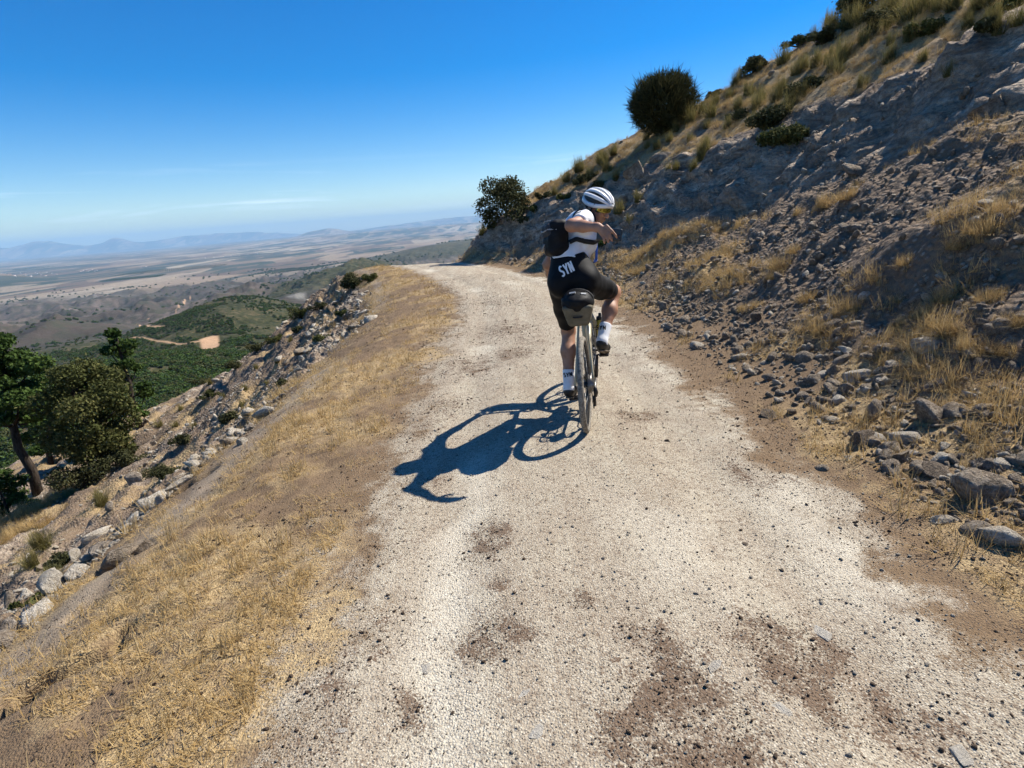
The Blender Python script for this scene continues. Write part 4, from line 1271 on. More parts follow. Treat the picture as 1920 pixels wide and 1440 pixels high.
strap_on([pp(.05, -.04, .11), rs + A([0.0, -.02, .075]), rs + A([.07, -.01, .02]), chest + A([.10, -.06, .0])], .04, 'shoulder_strap', M_strap)
strap_on([pp(-.05, -.04, .11), shL + A([0, -.06, .07]), chest + A([.12, .10, .06]), chest + A([.12, .07, -.06])], .04, 'shoulder_strap', M_strap)
strap_on([pp(.10, -.04, -.03), chest + A([-.02, -.16, -.02]), chest + A([.06, -.13, -.035]), chest + A([.12, -.04, -.03]), chest + A([.12, .08, -.03])], .032, 'chest_strap', M_strap)
part('drinking_tube', tube([chest + A([.125, -.03, .02]), A([.135, .20, 1.345]), A([.133, .21, 1.30]), A([.128, .225, 1.245]), A([.122, .24, 1.19])], [.007, .008, .009, .009, .010], 8), plain('blue_tube', (.02, .13, .62), .35, .5), pack)
part('bite_valve', tube([A([.122, .24, 1.19]), A([.105, .245, 1.17])], [.012, .009], 8), plain('blue_valve', (.12, .22, .65), .35, .5), pack)
# phone
ph_ = empty('smartphone'); ph_.matrix_world = bike_mw
tag(ph_, 'black smartphone held in the rider\'s outstretched right hand', 'phone')
ux = A([.97, -.02, -.16]); ux /= np.linalg.norm(ux); un = A([.05, -1, .08]); un -= ux * (un @ ux); un /= np.linalg.norm(un); uz = np.cross(ux, un)
fc = A([.235, -.262, 1.372])
s = Solid(fc - .12, fc + .12, .004)
s.box(fc, (.076, .006, .037), .005, np.stack([ux, un, uz]))
link('case', s.mesh('case', plain('black_phone', (.015, .015, .018), .3, .5), 1), ph_)
for k in (0, 1):
    c_ = fc + ux * .058 + uz * (.020 - .02 * k) + un * .008
    part('camera_lens', tube([c_, c_ + un * .003], .008, 12), plain('lens_glass', (.03, .03, .04), .1, .6), ph_)
# ---------------------------------------------------------------- which one is which
def to_px(P):
    m = cam.matrix_world.inverted() @ Vector(P)
    return np.array([960 + 1050 * m.x / -m.z, 720 - 1050 * m.y / -m.z])
ORD = ['nearest', 'second', 'third', 'fourth', 'fifth', 'sixth', 'seventh', 'eighth', 'ninth', 'tenth', 'eleventh', 'twelfth', 'thirteenth', 'fourteenth', 'fifteenth', 'sixteenth', 'seventeenth', 'eighteenth', 'nineteenth', 'twentieth', 'twenty-first', 'twenty-second', 'twenty-third', 'twenty-fourth', 'twenty-fifth', 'twenty-sixth', 'twenty-seventh', 'twenty-eighth', 'twenty-ninth', 'thirtieth', 'thirty-first', 'thirty-second', 'thirty-third', 'thirty-fourth', 'thirty-fifth', 'thirty-sixth']
def name_by_neighbours(items, marks):
    """items: (object, noun phrase); marks: (phrase, world point). Each gets '<n-th> <noun> left of <mark>'"""
    mp = [(t, to_px(p)) for t, p in marks]; g = {}
    for o, noun in items:
        q = to_px(o.location); d = [np.hypot(*(q - m)) for _, m in mp]; i = int(np.argmin(d)); v = q - mp[i][1]
        side = ('right of' if v[0] > 0 else 'left of') if abs(v[0]) > abs(v[1]) else ('below' if v[1] > 0 else 'above')
        g.setdefault((noun, side, mp[i][0]), []).append((d[i], o))
    for (noun, side, mk), L in g.items():
        for k, (_, o) in enumerate(sorted(L, key=lambda t: t[0])):
            o['label'] = (f'{ORD[min(k, 35)]} ' if len(L) > 1 else '') + f'{noun} {side} {mk}'
# ---------------------------------------------------------------- rocks
def rock_mesh(name, seed, sub, mat, flat=.7, cuts=9):
    cuts += 5
    r = np.random.default_rng(seed)
    V, F = icosphere(sub)
    V = V * np.array([1, .62 + .3 * r.random(), flat * (.8 + .3 * r.random())])
    for _ in range(cuts):
        n = r.normal(size=3); n /= np.linalg.norm(n); d = .42 + .30 * r.random()
        k = V @ n - d * np.abs(V @ n).max()
        V = V - np.where(k > 0, k * .92, 0)[:, None] * n
    V = V * (1 + (.07 * vnoise(V[:, 0] * 2.4 + seed, V[:, 1] * 2.4, V[:, 2] * 2.4, seed) + .06 * vnoise(V[:, 0] * 6 + seed, V[:, 1] * 6, V[:, 2] * 6, seed))[:, None])
    V = V / np.abs(V[:, 0]).max()
    me = mesh_from(name, V, F, mat, False)
    return me

def rock_material(name, a, b, c, speck=.4):
    t = NT(name, .92, .2)
    p = t.obj(); n = t.noise(p, 2.2, 5, .65); f = t.noise(p, 9, 5, .7); rd = t.rand()
    k = t.ramp(t.math('ADD', t.math('MULTIPLY', n, .6), t.math('MULTIPLY', f, .4)), (.36, a), (.5, b), (.66, c))
    k = t.mix(t.math('MULTIPLY', rd, .5), k, t.mix(.5, k, (.30, .24, .17)))
    return t.done(k, t.bump(t.math('ADD', n, t.math('MULTIPLY', f, .6)), .7, .10))
M_rock = rock_material('grey_limestone', (.095, .070, .050), (.225, .18, .135), (.39, .33, .265))
M_pale = rock_material('pale_limestone', (.27, .225, .17), (.44, .385, .31), (.62, .565, .48))
M_brownrock = rock_material('brown_stone', (.06, .045, .034), (.13, .10, .075), (.22, .175, .135))
M_crumb = rock_material('brown_crumb', (.045, .028, .02), (.085, .054, .037), (.15, .10, .07))
RK = [rock_mesh(f'rock_shape_{i}', 100 + i, 3, M_rock, .62 + .06 * (i % 4), 11) for i in range(7)]
RKP = [rock_mesh(f'pale_rock_shape_{i}', 200 + i, 3, M_pale, .5 + .06 * (i % 3), 11) for i in range(5)]
RKB = [rock_mesh(f'brown_rock_shape_{i}', 300 + i, 3, M_brownrock, .7, 9) for i in range(3)]

def put_rock(me, P, size, rz, label, group=None, name='rock', cat='rock', tilt=(0, 0), sc=(1, 1, 1), sink=.30):
    o = link(name, me, loc=(P[0], P[1], P[2] + size * .35 * sc[2] * (1 - sink) - size * .12 * sc[2]), rot=(tilt[0], tilt[1], rz), scale=tuple(size * k for k in sc))
    tag(o, label, cat, group)
    return o

def gz(px, py):
    for k in range(14):                       # slide down until the sight line meets the near ground
        P = img_ground(px, py + 5 * k, near_z, 1.2, 60, 3000)
        if abs(P[2] - float(near_z(P[0], P[1]))) < .5 and P[1] < float(crest_y(P[0])) + 1.2: return P
    return P

def size_at(P, px):      # half size in metres of something px wide in the photograph
    return float(np.linalg.norm(np.array(P) - np.array([0, 0, CAM_H]))) * px / 1050 / 2

NAMED = [
 (1850, 925, 100, RK[0], 'largest grey triangular boulder in the rubble beside the track', .3, (1, 1, 1.15)),
 (1636, 780, 46, RK[1], 'upright grey boulder with pitted face amid the roadside rubble', 1.2, (1, .9, 1.7)),
 (1622, 832, 54, RKB[0], 'squat dark brown rock lying alone on the track shoulder', .4, (1, 1, 1)),
 (1443, 778, 42, RKB[1], 'dark rock at the track edge, nearest the pale gravel', .1, (1, 1, .9)),
 (1486, 775, 32, RKB[2], 'small flat dark rock right beside a bigger dark one', .9, (1, 1, .7)),
 (1517, 757, 30, RK[2], 'brownish wedge of rock behind the two dark ones', .5, (1, .8, 1)),
 (1747, 780, 74, RK[3], 'broad grey rock with straw growing against it', .2, (1, .8, .9)),
 (1880, 1015, 78, RKP[0], 'pale golden slab of rock at the right edge of the track', -.5, (1, .8, .8)),
 (1772, 975, 62, RKP[1], 'long flat pale stone lying in straw by the track', -.35, (1, .45, .5)),
 (1680, 880, 36, RKB[0], 'small tilted brown rock next to a cracked dark one', .8, (1, .8, .9)),
 (1755, 885, 60, RKB[1], 'cracked dark brown rock shading its own hollow', .2, (1, .9, 1)),
 (1690, 822, 44, RKP[2], 'flat pale grey stone above the squat brown rock', .1, (1, .7, .6)),
 (1772, 838, 44, RKP[3], 'smooth rounded pale stone in the roadside rubble', .7, (1, .8, .8)),
 (1560, 722, 36, RK[4], 'blocky grey stone at the foot of the rubble', .3, (1, 1, 1.1)),
 (1572, 752, 34, RKP[4], 'white angular stone on bare soil below a grey block', .9, (1, .8, .8)),
 (1390, 672, 56, RKP[0], 'long pale stone lying where the rubble meets the straw', .15, (1, .5, .45)),
 (1420, 600, 38, RKB[2], 'dark rounded rock under the straw clumps of the bank', .6, (1, 1, 1)),
 (1545, 880, 22, RK[5], 'fist sized grey stone on the brown shoulder', 1.0, (1, 1, .9)),
 (1590, 858, 34, RKP[1], 'thin whitish flake of stone on the brown shoulder', .3, (1, .6, .35)),
 (1862, 215, 66, RK[2], 'big smooth boulder bedded in the upper bank', -.5, (1, .8, .75)),
 (1600, 430, 52, RK[6], 'dark tilted slab leaning out of the bank above the straw', -.6, (1, .6, .6)),
 (1605, 322, 50, RK[3], 'grey slab perched high on the scree', -.3, (1, .7, .6)),
 (345, 905, 115, RKP[3], 'long white slab jutting from the grassy edge of the slope', .95, (1, .34, .42)),
 (262, 900, 44, RK[0], 'dark grey boulder on the slope behind the white slab', .4, (1, .9, 1.05)),
 (455, 830, 24, RKP[4], 'small white angular stone alone on the straw verge edge', .3, (1, .8, 1)),
 (275, 1030, 50, RK[2], 'dark sharp rock poking through straw below the white slab', .8, (1, .5, .8)),
 (225, 1045, 60, RK[5], 'dark rock rib running down the slope edge', .9, (1, .35, .7)),
 (600, 640, 44, RKP[1], 'pale crag high on the slope under the verge', .7, (1, .6, .8)),
 (565, 660, 34, RK[4], 'grey crag with a dark hollow on the slope', .5, (1, .7, .8)),
 (690, 524, 34, RK[1], 'dark crag on the skyline where the verge drops', .6, (1, .6, .8)),
 (180, 1005, 54, RKP[2], 'flat whitish ledge of stone at the top of the rubble slope', .9, (1, .4, .4)),
 (1195, 330, 60, RK[2], 'grey block standing out of the cut bank behind the rider', -.4, (1, .7, .9)),
 (1240, 300, 56, RK[5], 'long fractured bed of grey rock below the round shrub', -.6, (1, .5, .6)),
]
rock_count = 0
taken = []
for px, py, w, me, lab, rz, sc in NAMED:
    P = gz(px, py)
    put_rock(me, P, size_at(P, w) * .84, rz, lab, None, sc=sc, sink=.45); taken.append((P[0], P[1], P[2])); rock_count += 1
MARKS = dict(zip(['largest boulder', 'upright boulder', 'squat brown rock', 'track edge rock', None, None, 'broad straw rock', 'golden slab', 'long flat stone', None, 'cracked dark rock', 'flat grey stone', 'rounded pale stone', 'blocky stone', 'white angular stone', 'long pale stone', 'dark rounded rock', None, None, 'bank boulder', 'tilted slab', 'perched slab', 'long white slab', 'dark slope boulder', 'small verge stone', 'sharp dark rock', 'dark rock rib', 'pale crag', 'hollow crag', 'skyline crag', 'white ledge', 'cut bank block', 'fractured bed'], taken))
rubble_marks = [('the ' + k, MARKS[k]) for k in ('largest boulder', 'upright boulder', 'squat brown rock', 'track edge rock', 'broad straw rock', 'golden slab', 'long flat stone', 'cracked dark rock', 'rounded pale stone', 'blocky stone', 'white angular stone', 'long pale stone', 'dark rounded rock', 'tilted slab')]
slope_marks = [('the ' + k, MARKS[k]) for k in ('long white slab', 'dark slope boulder', 'small verge stone', 'sharp dark rock', 'dark rock rib', 'pale crag', 'hollow crag', 'skyline crag', 'white ledge')]

# rubble at the foot of the bank: countable stones, largest first
r_ = np.random.default_rng(55)
N = 9000
yy = 1.6 + 16 * r_.random(N) ** 1.5
vv = .25 + r_.gamma(2.0, .62, N)
xx = road_x(yy) + ROAD_R + vv
keep = (vv < 3.6) & (fbm(xx * .8, yy * .8, 3, 501) + .25 * sstep(9, 4, yy) > -.12)
xx, yy, vv = xx[keep], yy[keep], vv[keep]
sz = np.minimum(.014 + r_.pareto(2.2, len(xx)) * .015, .068) * sstep(.0, .8, vv + .25)
sz = np.maximum(sz, .012)
zz = near_z(xx, yy)
app = sz / np.hypot(xx, yy)
order = np.argsort(-app)
big = order[:150]; rest = order[150:]
rubble_items = []
for i in big:
    near_lab = 'grey limestone rock among the rubble at the foot of the bank'
    grey_ = r_.random() < .7
    me = RK[int(r_.integers(7))] if grey_ else RKP[int(r_.integers(5))]
    o_ = put_rock(me, (xx[i], yy[i], zz[i]), float(sz[i]), r_.random() * 6.28, near_lab, 'rocks of the roadside rubble', tilt=tuple(r_.normal(0, .25, 2)), sc=(1, 1, .9)); rock_count += 1
    rubble_items.append((o_, ('larger ' if sz[i] > .06 else 'small ') + ('grey' if grey_ else 'pale') + ' rubble rock'))
name_by_neighbours(rubble_items, rubble_marks)

SC = [rock_mesh(f'scree_shape_{i}', 400 + i, 2, M_rock if i < 4 else M_pale, .6, 7) for i in range(6)]
PB = [rock_mesh(f'pebble_shape_{i}', 450 + i, 1, M_pale, .6, 4) for i in range(5)]
CB = [rock_mesh(f'crumb_shape_{i}', 470 + i, 1, M_crumb, .75, 4) for i in range(3)]
def rnd_rot(n, r): return np.stack([r.normal(0, .5, n), r.normal(0, .5, n), r.random(n) * 6.28], -1)

def spread(n, y0, y1, r, p=1.0):
    """distances thinning out with range"""
    return y0 * (y1 / y0) ** (r.random(n) ** p)

# scree up the bank and loose stones on the hill
N = 30000
y2 = spread(N, 2.0, 23, r_, .8); v2 = .3 + 13 * r_.random(N) ** 1.4
x2 = road_x(y2) + ROAD_R + v2
vb2 = np.interp(y2, _T[:, 0], _T[:, 1]); vt2 = np.interp(y2, _T[:, 0], _T[:, 3])
dens = np.where(v2 < vb2 + .1, .62, np.where(v2 < vt2, .42, .32)) * sstep(-.35, .25, fbm(x2 * .6, y2 * .6, 3, 503) + .15)
k = (r_.random(N) < dens) & (y2 < crest_y(x2) + 1)
x2, y2 = x2[k], y2[k]
s2 = np.minimum(.010 + r_.pareto(2.6, len(x2)) * .012, .075) * (1 + .03 * y2)
P = np.concatenate([np.stack([x2, y2, near_z(x2, y2)], -1), np.stack([xx[rest], yy[rest], zz[rest]], -1)])
S = np.concatenate([s2, sz[rest]])
scatter('scree', P + np.array([0, 0, .3]) * S[:, None] * .6, rnd_rot(len(P), r_), np.stack([S, S, S], -1), r_.integers(0, 5, len(P)), SC, 'loose grey scree scattered up the bank', 'scree')

# stones on the valley-side slope
N = 40000
y3 = spread(N, 1.2, 30, r_, .8); v3 = 1.5 + 14 * r_.random(N) ** 1.6
x3 = road_x(y3) + ROAD_L - v3
k = (r_.random(N) < sstep(-.25, .3, fbm(x3 * .5, y3 * .5, 3, 505) + .12) * sstep(1.6, 2.2, v3))
x3, y3 = x3[k], y3[k]
s3 = np.minimum(.012 + r_.pareto(2.2, len(x3)) * .017, .13) * (1 + .02 * y3)
P = np.stack([x3, y3, near_z(x3, y3)], -1)
scatter('slope_stones', P + np.array([0, 0, .2]) * s3[:, None], rnd_rot(len(P), r_), np.stack([s3, s3, s3 * .8], -1), r_.integers(3, 6, len(P)), SC, 'pale loose stones littering the slope below the verge', 'stones')
slope_pts = [(a, b) for a, b in zip(x3, y3)]

# countable pale rocks on that slope
o3 = np.argsort(-s3 / np.hypot(x3, y3))[:45]
slope_items = []
for i in o3:
    pale_ = r_.random() < .6
    o_ = put_rock(RKP[int(r_.integers(5))] if pale_ else RK[int(r_.integers(7))], P[i] + np.array([r_.normal(0, .2), r_.normal(0, .2), 0]), float(s3[i]) * .62, r_.random() * 6.28, 'pale weathered rock on the stony slope left of the verge', 'pale rocks on the slope', tilt=tuple(r_.normal(0, .3, 2)), sc=(1, .7, .8)); rock_count += 1
    slope_items.append((o_, ('pale' if pale_ else 'grey') + ' weathered rock'))
name_by_neighbours(slope_items, slope_marks)

# grit on the track
N = 38000
y4 = spread(N, 1.05, 16, r_, .9); x4 = road_x(y4) + (r_.random(N) * 2 - 1) * 1.55
s4 = np.minimum(.0018 + r_.pareto(3.2, N) * .0015, .008) * (1 + .09 * y4)
P = np.stack([x4, y4, near_z(x4, y4)], -1)
scatter('road_grit', P + np.array([0, 0, .25]) * s4[:, None], rnd_rot(N, r_), np.stack([s4, s4, s4 * .8], -1), r_.integers(0, 5, N), PB, 'pale grit and pebbles loose on the gravel track', 'gravel')
# brown crumbs of soil and droppings
N = 85000
y5 = spread(N, 1.05, 15, r_, .9); x5 = road_x(y5) - 3.2 + r_.random(N) * 6.0
u5 = x5 - road_x(y5)
edge = np.exp(-((u5 - 1.65) / .45) ** 2) * 1.2 + np.exp(-((u5 + 1.35) / .30) ** 2) * .6 + sstep(-1.3, -1.7, u5) * .42
k = r_.random(N) < np.clip(stain_amount(x5, y5) ** 1.3 + edge * sstep(-.3, .2, fbm(x5 * 2, y5 * 2, 3, 507)) + .02, 0, 1)
x5, y5 = x5[k], y5[k]
s5 = np.minimum(.0022 + r_.pareto(3.0, len(x5)) * .0021, .010) * (1 + .08 * y5)
P = np.stack([x5, y5, near_z(x5, y5)], -1)
scatter('soil_crumbs', P + np.array([0, 0, .3]) * s5[:, None], rnd_rot(len(P), r_), np.stack([s5, s5, s5], -1), r_.integers(0, 3, len(P)), CB, 'dark brown crumbs of soil strewn over the track', 'soil')
# a few single stones lying on the track
M_trk = rock_material('white_track_stone', (.46, .41, .34), (.58, .53, .45), (.72, .67, .59))
TKS = [rock_mesh(f'track_stone_shape_{i}', 520 + i, 3, M_trk, .5, 9) for i in range(5)]
for px, py, w, me, lab in [(1250, 828, 11, RKB[0], 'small dark stone on the gravel to the right of the bicycle'), (1397, 1020, 14, RKB[1], 'lone dark pebble on the bare gravel right of centre'), (1466, 1070, 11, RKB[2], 'tiny dark pebble lying just beyond a lone one'),
                           (1545, 1190, 34, TKS[1], 'flat white stone set in the brown stained gravel'), (1470, 1330, 44, TKS[2], 'pale stone slab worn flush in the track near the bottom edge'), (1340, 1250, 36, TKS[3], 'flat pale stone between the brown stains'), (985, 1300, 30, TKS[0], 'white stone chip in the left wheel track'), (1010, 1370, 40, TKS[4], 'low pale stone in the foreground gravel'), (800, 1255, 34, TKS[2], 'whitish stone by the dark dung patch'), (1800, 1412, 34, TKS[1], 'bluish white flat stone at the bottom right corner'), (640, 1370, 22, TKS[3], 'white pebble at the left edge of the foreground gravel')]:
    P_ = gz(px, py); put_rock(me, P_, size_at(P_, w), px * .01, lab, None, name='stone', cat='stone', sc=(1, .8, .26 if w > 20 else .8), sink=.75)

# ---------------------------------------------------------------- plants
def foliage(name, a, b, c, trans=.25):
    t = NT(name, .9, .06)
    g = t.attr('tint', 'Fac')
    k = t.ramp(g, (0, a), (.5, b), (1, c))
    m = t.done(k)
    tr = t.n.new('ShaderNodeBsdfTranslucent'); t.put(tr.inputs[0], k)
    mx = t.n.new('ShaderNodeMixShader'); mx.inputs[0].default_value = trans
    t.l.new(t.b.outputs[0], mx.inputs[1]); t.l.new(tr.outputs[0], mx.inputs[2]); t.l.new(mx.outputs[0], t.out.inputs['Surface'])
    return m
M_straw = foliage('dry_straw', (.29, .185, .076), (.45, .31, .135), (.60, .455, .245), .3)
M_tuss = foliage('olive_tussock', (.085, .08, .026), (.19, .165, .06), (.40, .31, .13), .3)
M_pine = foliage('pine_needles', (.020, .036, .010), (.050, .082, .020), (.095, .135, .036), .2)
M_oak = foliage('dusty_oak_leaves', (.034, .042, .014), (.075, .082, .027), (.15, .14, .052), .2)
M_bush = foliage('dark_shrub_leaves', (.026, .030, .013), (.058, .060, .026), (.12, .115, .055), .15)
M_broom = foliage('broom_twigs', (.018, .020, .008), (.045, .046, .018), (.11, .10, .042), .15)
def bark(name, a, b):
    t = NT(name, .95, .15); p = t.obj(); n = t.noise(t.mapping(p, (6, 6, 1.6)), 3, 5, .65)
    return t.done(t.ramp(n, (.35, a), (.65, b)), t.bump(n, .8, .04))
M_bark = bark('dark_bark', (.02, .015, .012), (.075, .058, .045))
M_dead = bark('bleached_wood', (.35, .31, .27), (.55, .51, .46))

def set_tint(me, T):
    a = me.attributes.new('tint', 'FLOAT', 'POINT'); a.data.foreach_set('value', np.asarray(T, np.float32))

def blades(name, n, hgt, spreadr, lean, width, mat, seed, droop=.3, base_r=.05, seg=3):
    r = np.random.default_rng(seed)
    V = []; F = []; T = []
    a = r.random(n) * 6.283; ln = np.abs(r.normal(0, lean, n)); h = hgt * (.45 + .6 * r.random(n))
    bx, by = base_r * np.sqrt(r.random(n)) * np.cos(a * 1.7), base_r * np.sqrt(r.random(n)) * np.sin(a * 1.7)
    side = a + 1.57 + r.normal(0, .5, n); tint = np.clip(r.normal(.5, .25, n), 0, 1)
    ts = np.linspace(0, 1, seg + 1)
    out = []
    for t in ts:
        d = np.sin(ln) * t * h + droop * h * t * t * np.sin(ln) * .8
        z = h * t * np.cos(ln * (1 + .5 * droop * t)) - droop * h * t ** 2 * np.abs(np.sin(ln)) * .5
        c = np.stack([bx + d * np.cos(a), by + d * np.sin(a), np.maximum(z, .004)], -1)
        w = width * (1 - .8 * t) * .5
        s = np.stack([np.cos(side), np.sin(side), 0 * side], -1) * w
        out.append(np.stack([c - s, c + s], 1))
    V = np.stack(out, 1).reshape(n, -1, 3)
    m = V.shape[1]
    q = np.array([(2 * i, 2 * i + 1, 2 * i + 3, 2 * i + 2) for i in range(seg)])
    F = (np.arange(n)[:, None, None] * m + q[None]).reshape(-1, 4)
    me = mesh_from(name, V.reshape(-1, 3), F, mat)
    tt = tint[:, None] * .75 + .3 * np.repeat(ts, 2)[None] - .05
    set_tint(me, np.clip(tt, 0, 1).ravel())
    return me

# straw lying and standing on the verge and the shoulder
TF = [blades(f'straw_tuft_{i}', 20, .060, .05, 1.15, .0030, M_straw, 600 + i, .4, .05, 2) for i in range(6)] + [blades(f'tall_straw_{i}', 26, .13, .06, .6, .0034, M_straw, 620 + i, .5, .05, 3) for i in range(4)]
N = 30000
y6 = spread(N, 1.0, 24, r_, .85); u6 = np.where(r_.random(N) < .68, ROAD_L - .02 - 2.9 * r_.random(N) ** 1.1, ROAD_R + .12 + 2.6 * r_.random(N) ** 1.2)
x6 = road_x(y6) + u6
ma, mb = masks(x6, y6)
k = r_.random(N) < np.clip(ma[:, 1] * 1.3 - .26, 0, 1) * .8 * (1 - mb[:, 2])
x6, y6, u6 = x6[k], y6[k], u6[k]
n6 = len(x6)
tall = (r_.random(n6) < np.where(u6 > 0, .30, .03 + .3 * sstep(-2.9, -3.6, u6)))
s6 = (.55 + .7 * r_.random(n6)) * (1 + .035 * y6)
P = np.stack([x6, y6, near_z(x6, y6) - .004], -1)
scatter('straw_litter', P, np.stack([r_.normal(0, .12, n6), r_.normal(0, .12, n6), r_.random(n6) * 6.28], -1), np.stack([s6, s6, s6], -1), np.where(tall, r_.integers(6, 10, n6), r_.integers(0, 6, n6)), TF, 'dry yellow straw matted over the verge and shoulder', 'dry grass')

# dry grass on the hill and the lower bench
DG = [blades(f'bank_grass_{i}', 90, .19, .1, .7, .0042, M_straw, 640 + i, .5, .12, 3) for i in range(5)]
N = 30000
y7 = spread(N, 2.5, 24, r_, .7); v7 = 1.0 + 16 * r_.random(N) ** 1.2
x7 = road_x(y7) + ROAD_R + v7
ma, mb = masks(x7, y7)
k = (r_.random(N) < np.clip(ma[:, 1] * 1.2 - .16, 0, 1)) & (y7 < crest_y(x7) + .4)
x7, y7 = x7[k], y7[k]
N = 5200
y8 = spread(N, 2, 27, r_, .7); v8 = 2.2 + 24 * r_.random(N) ** 1.3
x8 = road_x(y8) + ROAD_L - v8
ma, mb = masks(x8, y8)
k = (r_.random(N) < np.clip(ma[:, 1] * 1.0 - .30 + .25 * sstep(9, 13, v8), 0, 1)) & (y8 < crest_y(x8) + .4)
x7 = np.concatenate([x7, x8[k]]); y7 = np.concatenate([y7, y8[k]]); n7 = len(x7)
s7 = (.35 + .75 * r_.random(n7) ** 2)
P = np.stack([x7, y7, near_z(x7, y7) - .02], -1)
scatter('bank_dry_grass', P, np.stack([r_.normal(0, .15, n7), r_.normal(0, .15, n7), r_.random(n7) * 6.28], -1), np.stack([s7, s7, s7], -1), r_.integers(0, 5, n7), DG, 'sparse dry grass growing over the bank and slopes', 'dry grass')

# esparto tussocks: each a plant of its own
TS = [blades(f'tussock_shape_{i}', 420, .46, .2, .50, .0075, M_tuss, 660 + i, .55, .12, 3) for i in range(5)]
SG = [blades(f'straw_clump_shape_{i}', 700, .30, .2, .75, .0048, M_straw, 680 + i, .7, .20, 3) for i in range(4)]
hill_t, slope_t, bank_t, slope_s, hill_s = [], [], [], [], []
def plant(name, me_list, px, py, w, label, cat, group, hs=1.0, i=[0]):
    P = gz(px, py); i[0] += 1
    s = size_at(P, w) / .29
    o = link(name, me_list[i[0] % len(me_list)], loc=(P[0], P[1], P[2] - .03), rot=(0, 0, i[0] * 2.1), scale=(s, s, s * hs))
    tag(o, label, cat, group); return o
for px, py, w in [(1292, 232, 44), (1318, 214, 36), (1268, 246, 30), (1150, 290, 30), (1128, 305, 34), (1085, 322, 34), (1062, 340, 30), (1105, 330, 28), (1040, 365, 26), (1212, 262, 28), (1580, 108, 46), (1530, 125, 40), (1492, 140, 34), (1620, 85, 44), (1668, 118, 40), (1700, 40, 56), (1640, 55, 44), (1790, 18, 50), (1780, 140, 32), (1616, 162, 32), (1508, 128, 34), (1455, 190, 40), (1402, 178, 34), (1380, 160, 34), (1340, 195, 30), (1740, 20, 50), (1560, 60, 40), (1420, 205, 40), (1470, 215, 36), (1365, 240, 30), (1600, 50, 46), (1675, 20, 46), (1835, 15, 40), (1255, 265, 26), (1180, 420, 30), (1385, 205, 34), (1325, 240, 26)]:
    hill_t.append((plant('grass_tussock', TS, px, py, w, 'olive yellow grass tussock on the hillside above the cut bank', 'tussock', 'tussocks on the upper hillside'), 'olive yellow grass tussock'))
rt = np.random.default_rng(91)
for k_ in range(60):
    px = 1080 + 830 * rt.random(); sky_y = np.interp(px, [1010, 1180, 1330, 1400, 1560, 1640, 1920], [350, 265, 180, 130, 30, 0, -120])
    py = max(6, sky_y + 6) + 120 * rt.random() ** 1.3
    hill_t.append((plant('grass_tussock', TS, px, py, 20 + 22 * rt.random(), 'olive yellow grass tussock on the hillside above the cut bank', 'tussock', 'tussocks on the upper hillside'), 'olive yellow grass tussock'))
for px, py, w in [(190, 945, 44), (80, 1025, 50), (60, 1060, 40), (455, 762, 24), (460, 730, 18), (300, 800, 22), (340, 770, 20), (395, 720, 18), (330, 800, 20), (235, 850, 34), (170, 890, 30), (520, 680, 18), (470, 770, 18), (420, 745, 16), (365, 800, 18), (500, 720, 16), (100, 1080, 36), (545, 640, 18), (480, 690, 16)]:
    slope_t.append((plant('grass_tussock', TS, px, py, w, 'rounded olive grass tussock on the stony slope left of the verge', 'tussock', 'tussocks on the valley slope', .9), 'rounded olive tussock'))
for px, py, w in [(1465, 500, 60), (1490, 470, 40), (1555, 385, 60), (1590, 370, 50), (1600, 575, 60), (1575, 590, 44), (1520, 560, 50), (1840, 430, 70), (1880, 400, 60), (1800, 460, 50), (1700, 490, 44), (1830, 650, 70), (1780, 560, 60), (1735, 590, 60), (1700, 610, 50), (1860, 560, 60), (1420, 575, 40), (1395, 580, 34), (1905, 600, 50), (1640, 520, 34), (1500, 400, 34), (1880, 655, 50), (1740, 640, 54), (1790, 620, 60), (1455, 520, 44), (1550, 595, 36), (1535, 400, 34), (1690, 560, 34)]:
    bank_t.append((plant('straw_clump', SG, px, py, w, 'clump of tall golden dry grass on the rubble bank right of the track', 'grass clump', 'straw clumps on the bank', .95), 'tall golden straw clump'))

for k_, (px, py, w) in enumerate([(25, 975, 56), (62, 962, 60), (100, 945, 54), (125, 925, 44), (30, 1000, 56), (75, 985, 50), (8, 1015, 44), (215, 850, 36), (245, 835, 34)]):
    slope_g = plant('straw_clump', SG, px, py, w, ORD[k_] + ' pale dry grass clump from the left under the valley-side trees' if k_ else 'pale dry grass clump lowest on the left under the trees', 'grass clump', 'dry grass under the trees', .8)

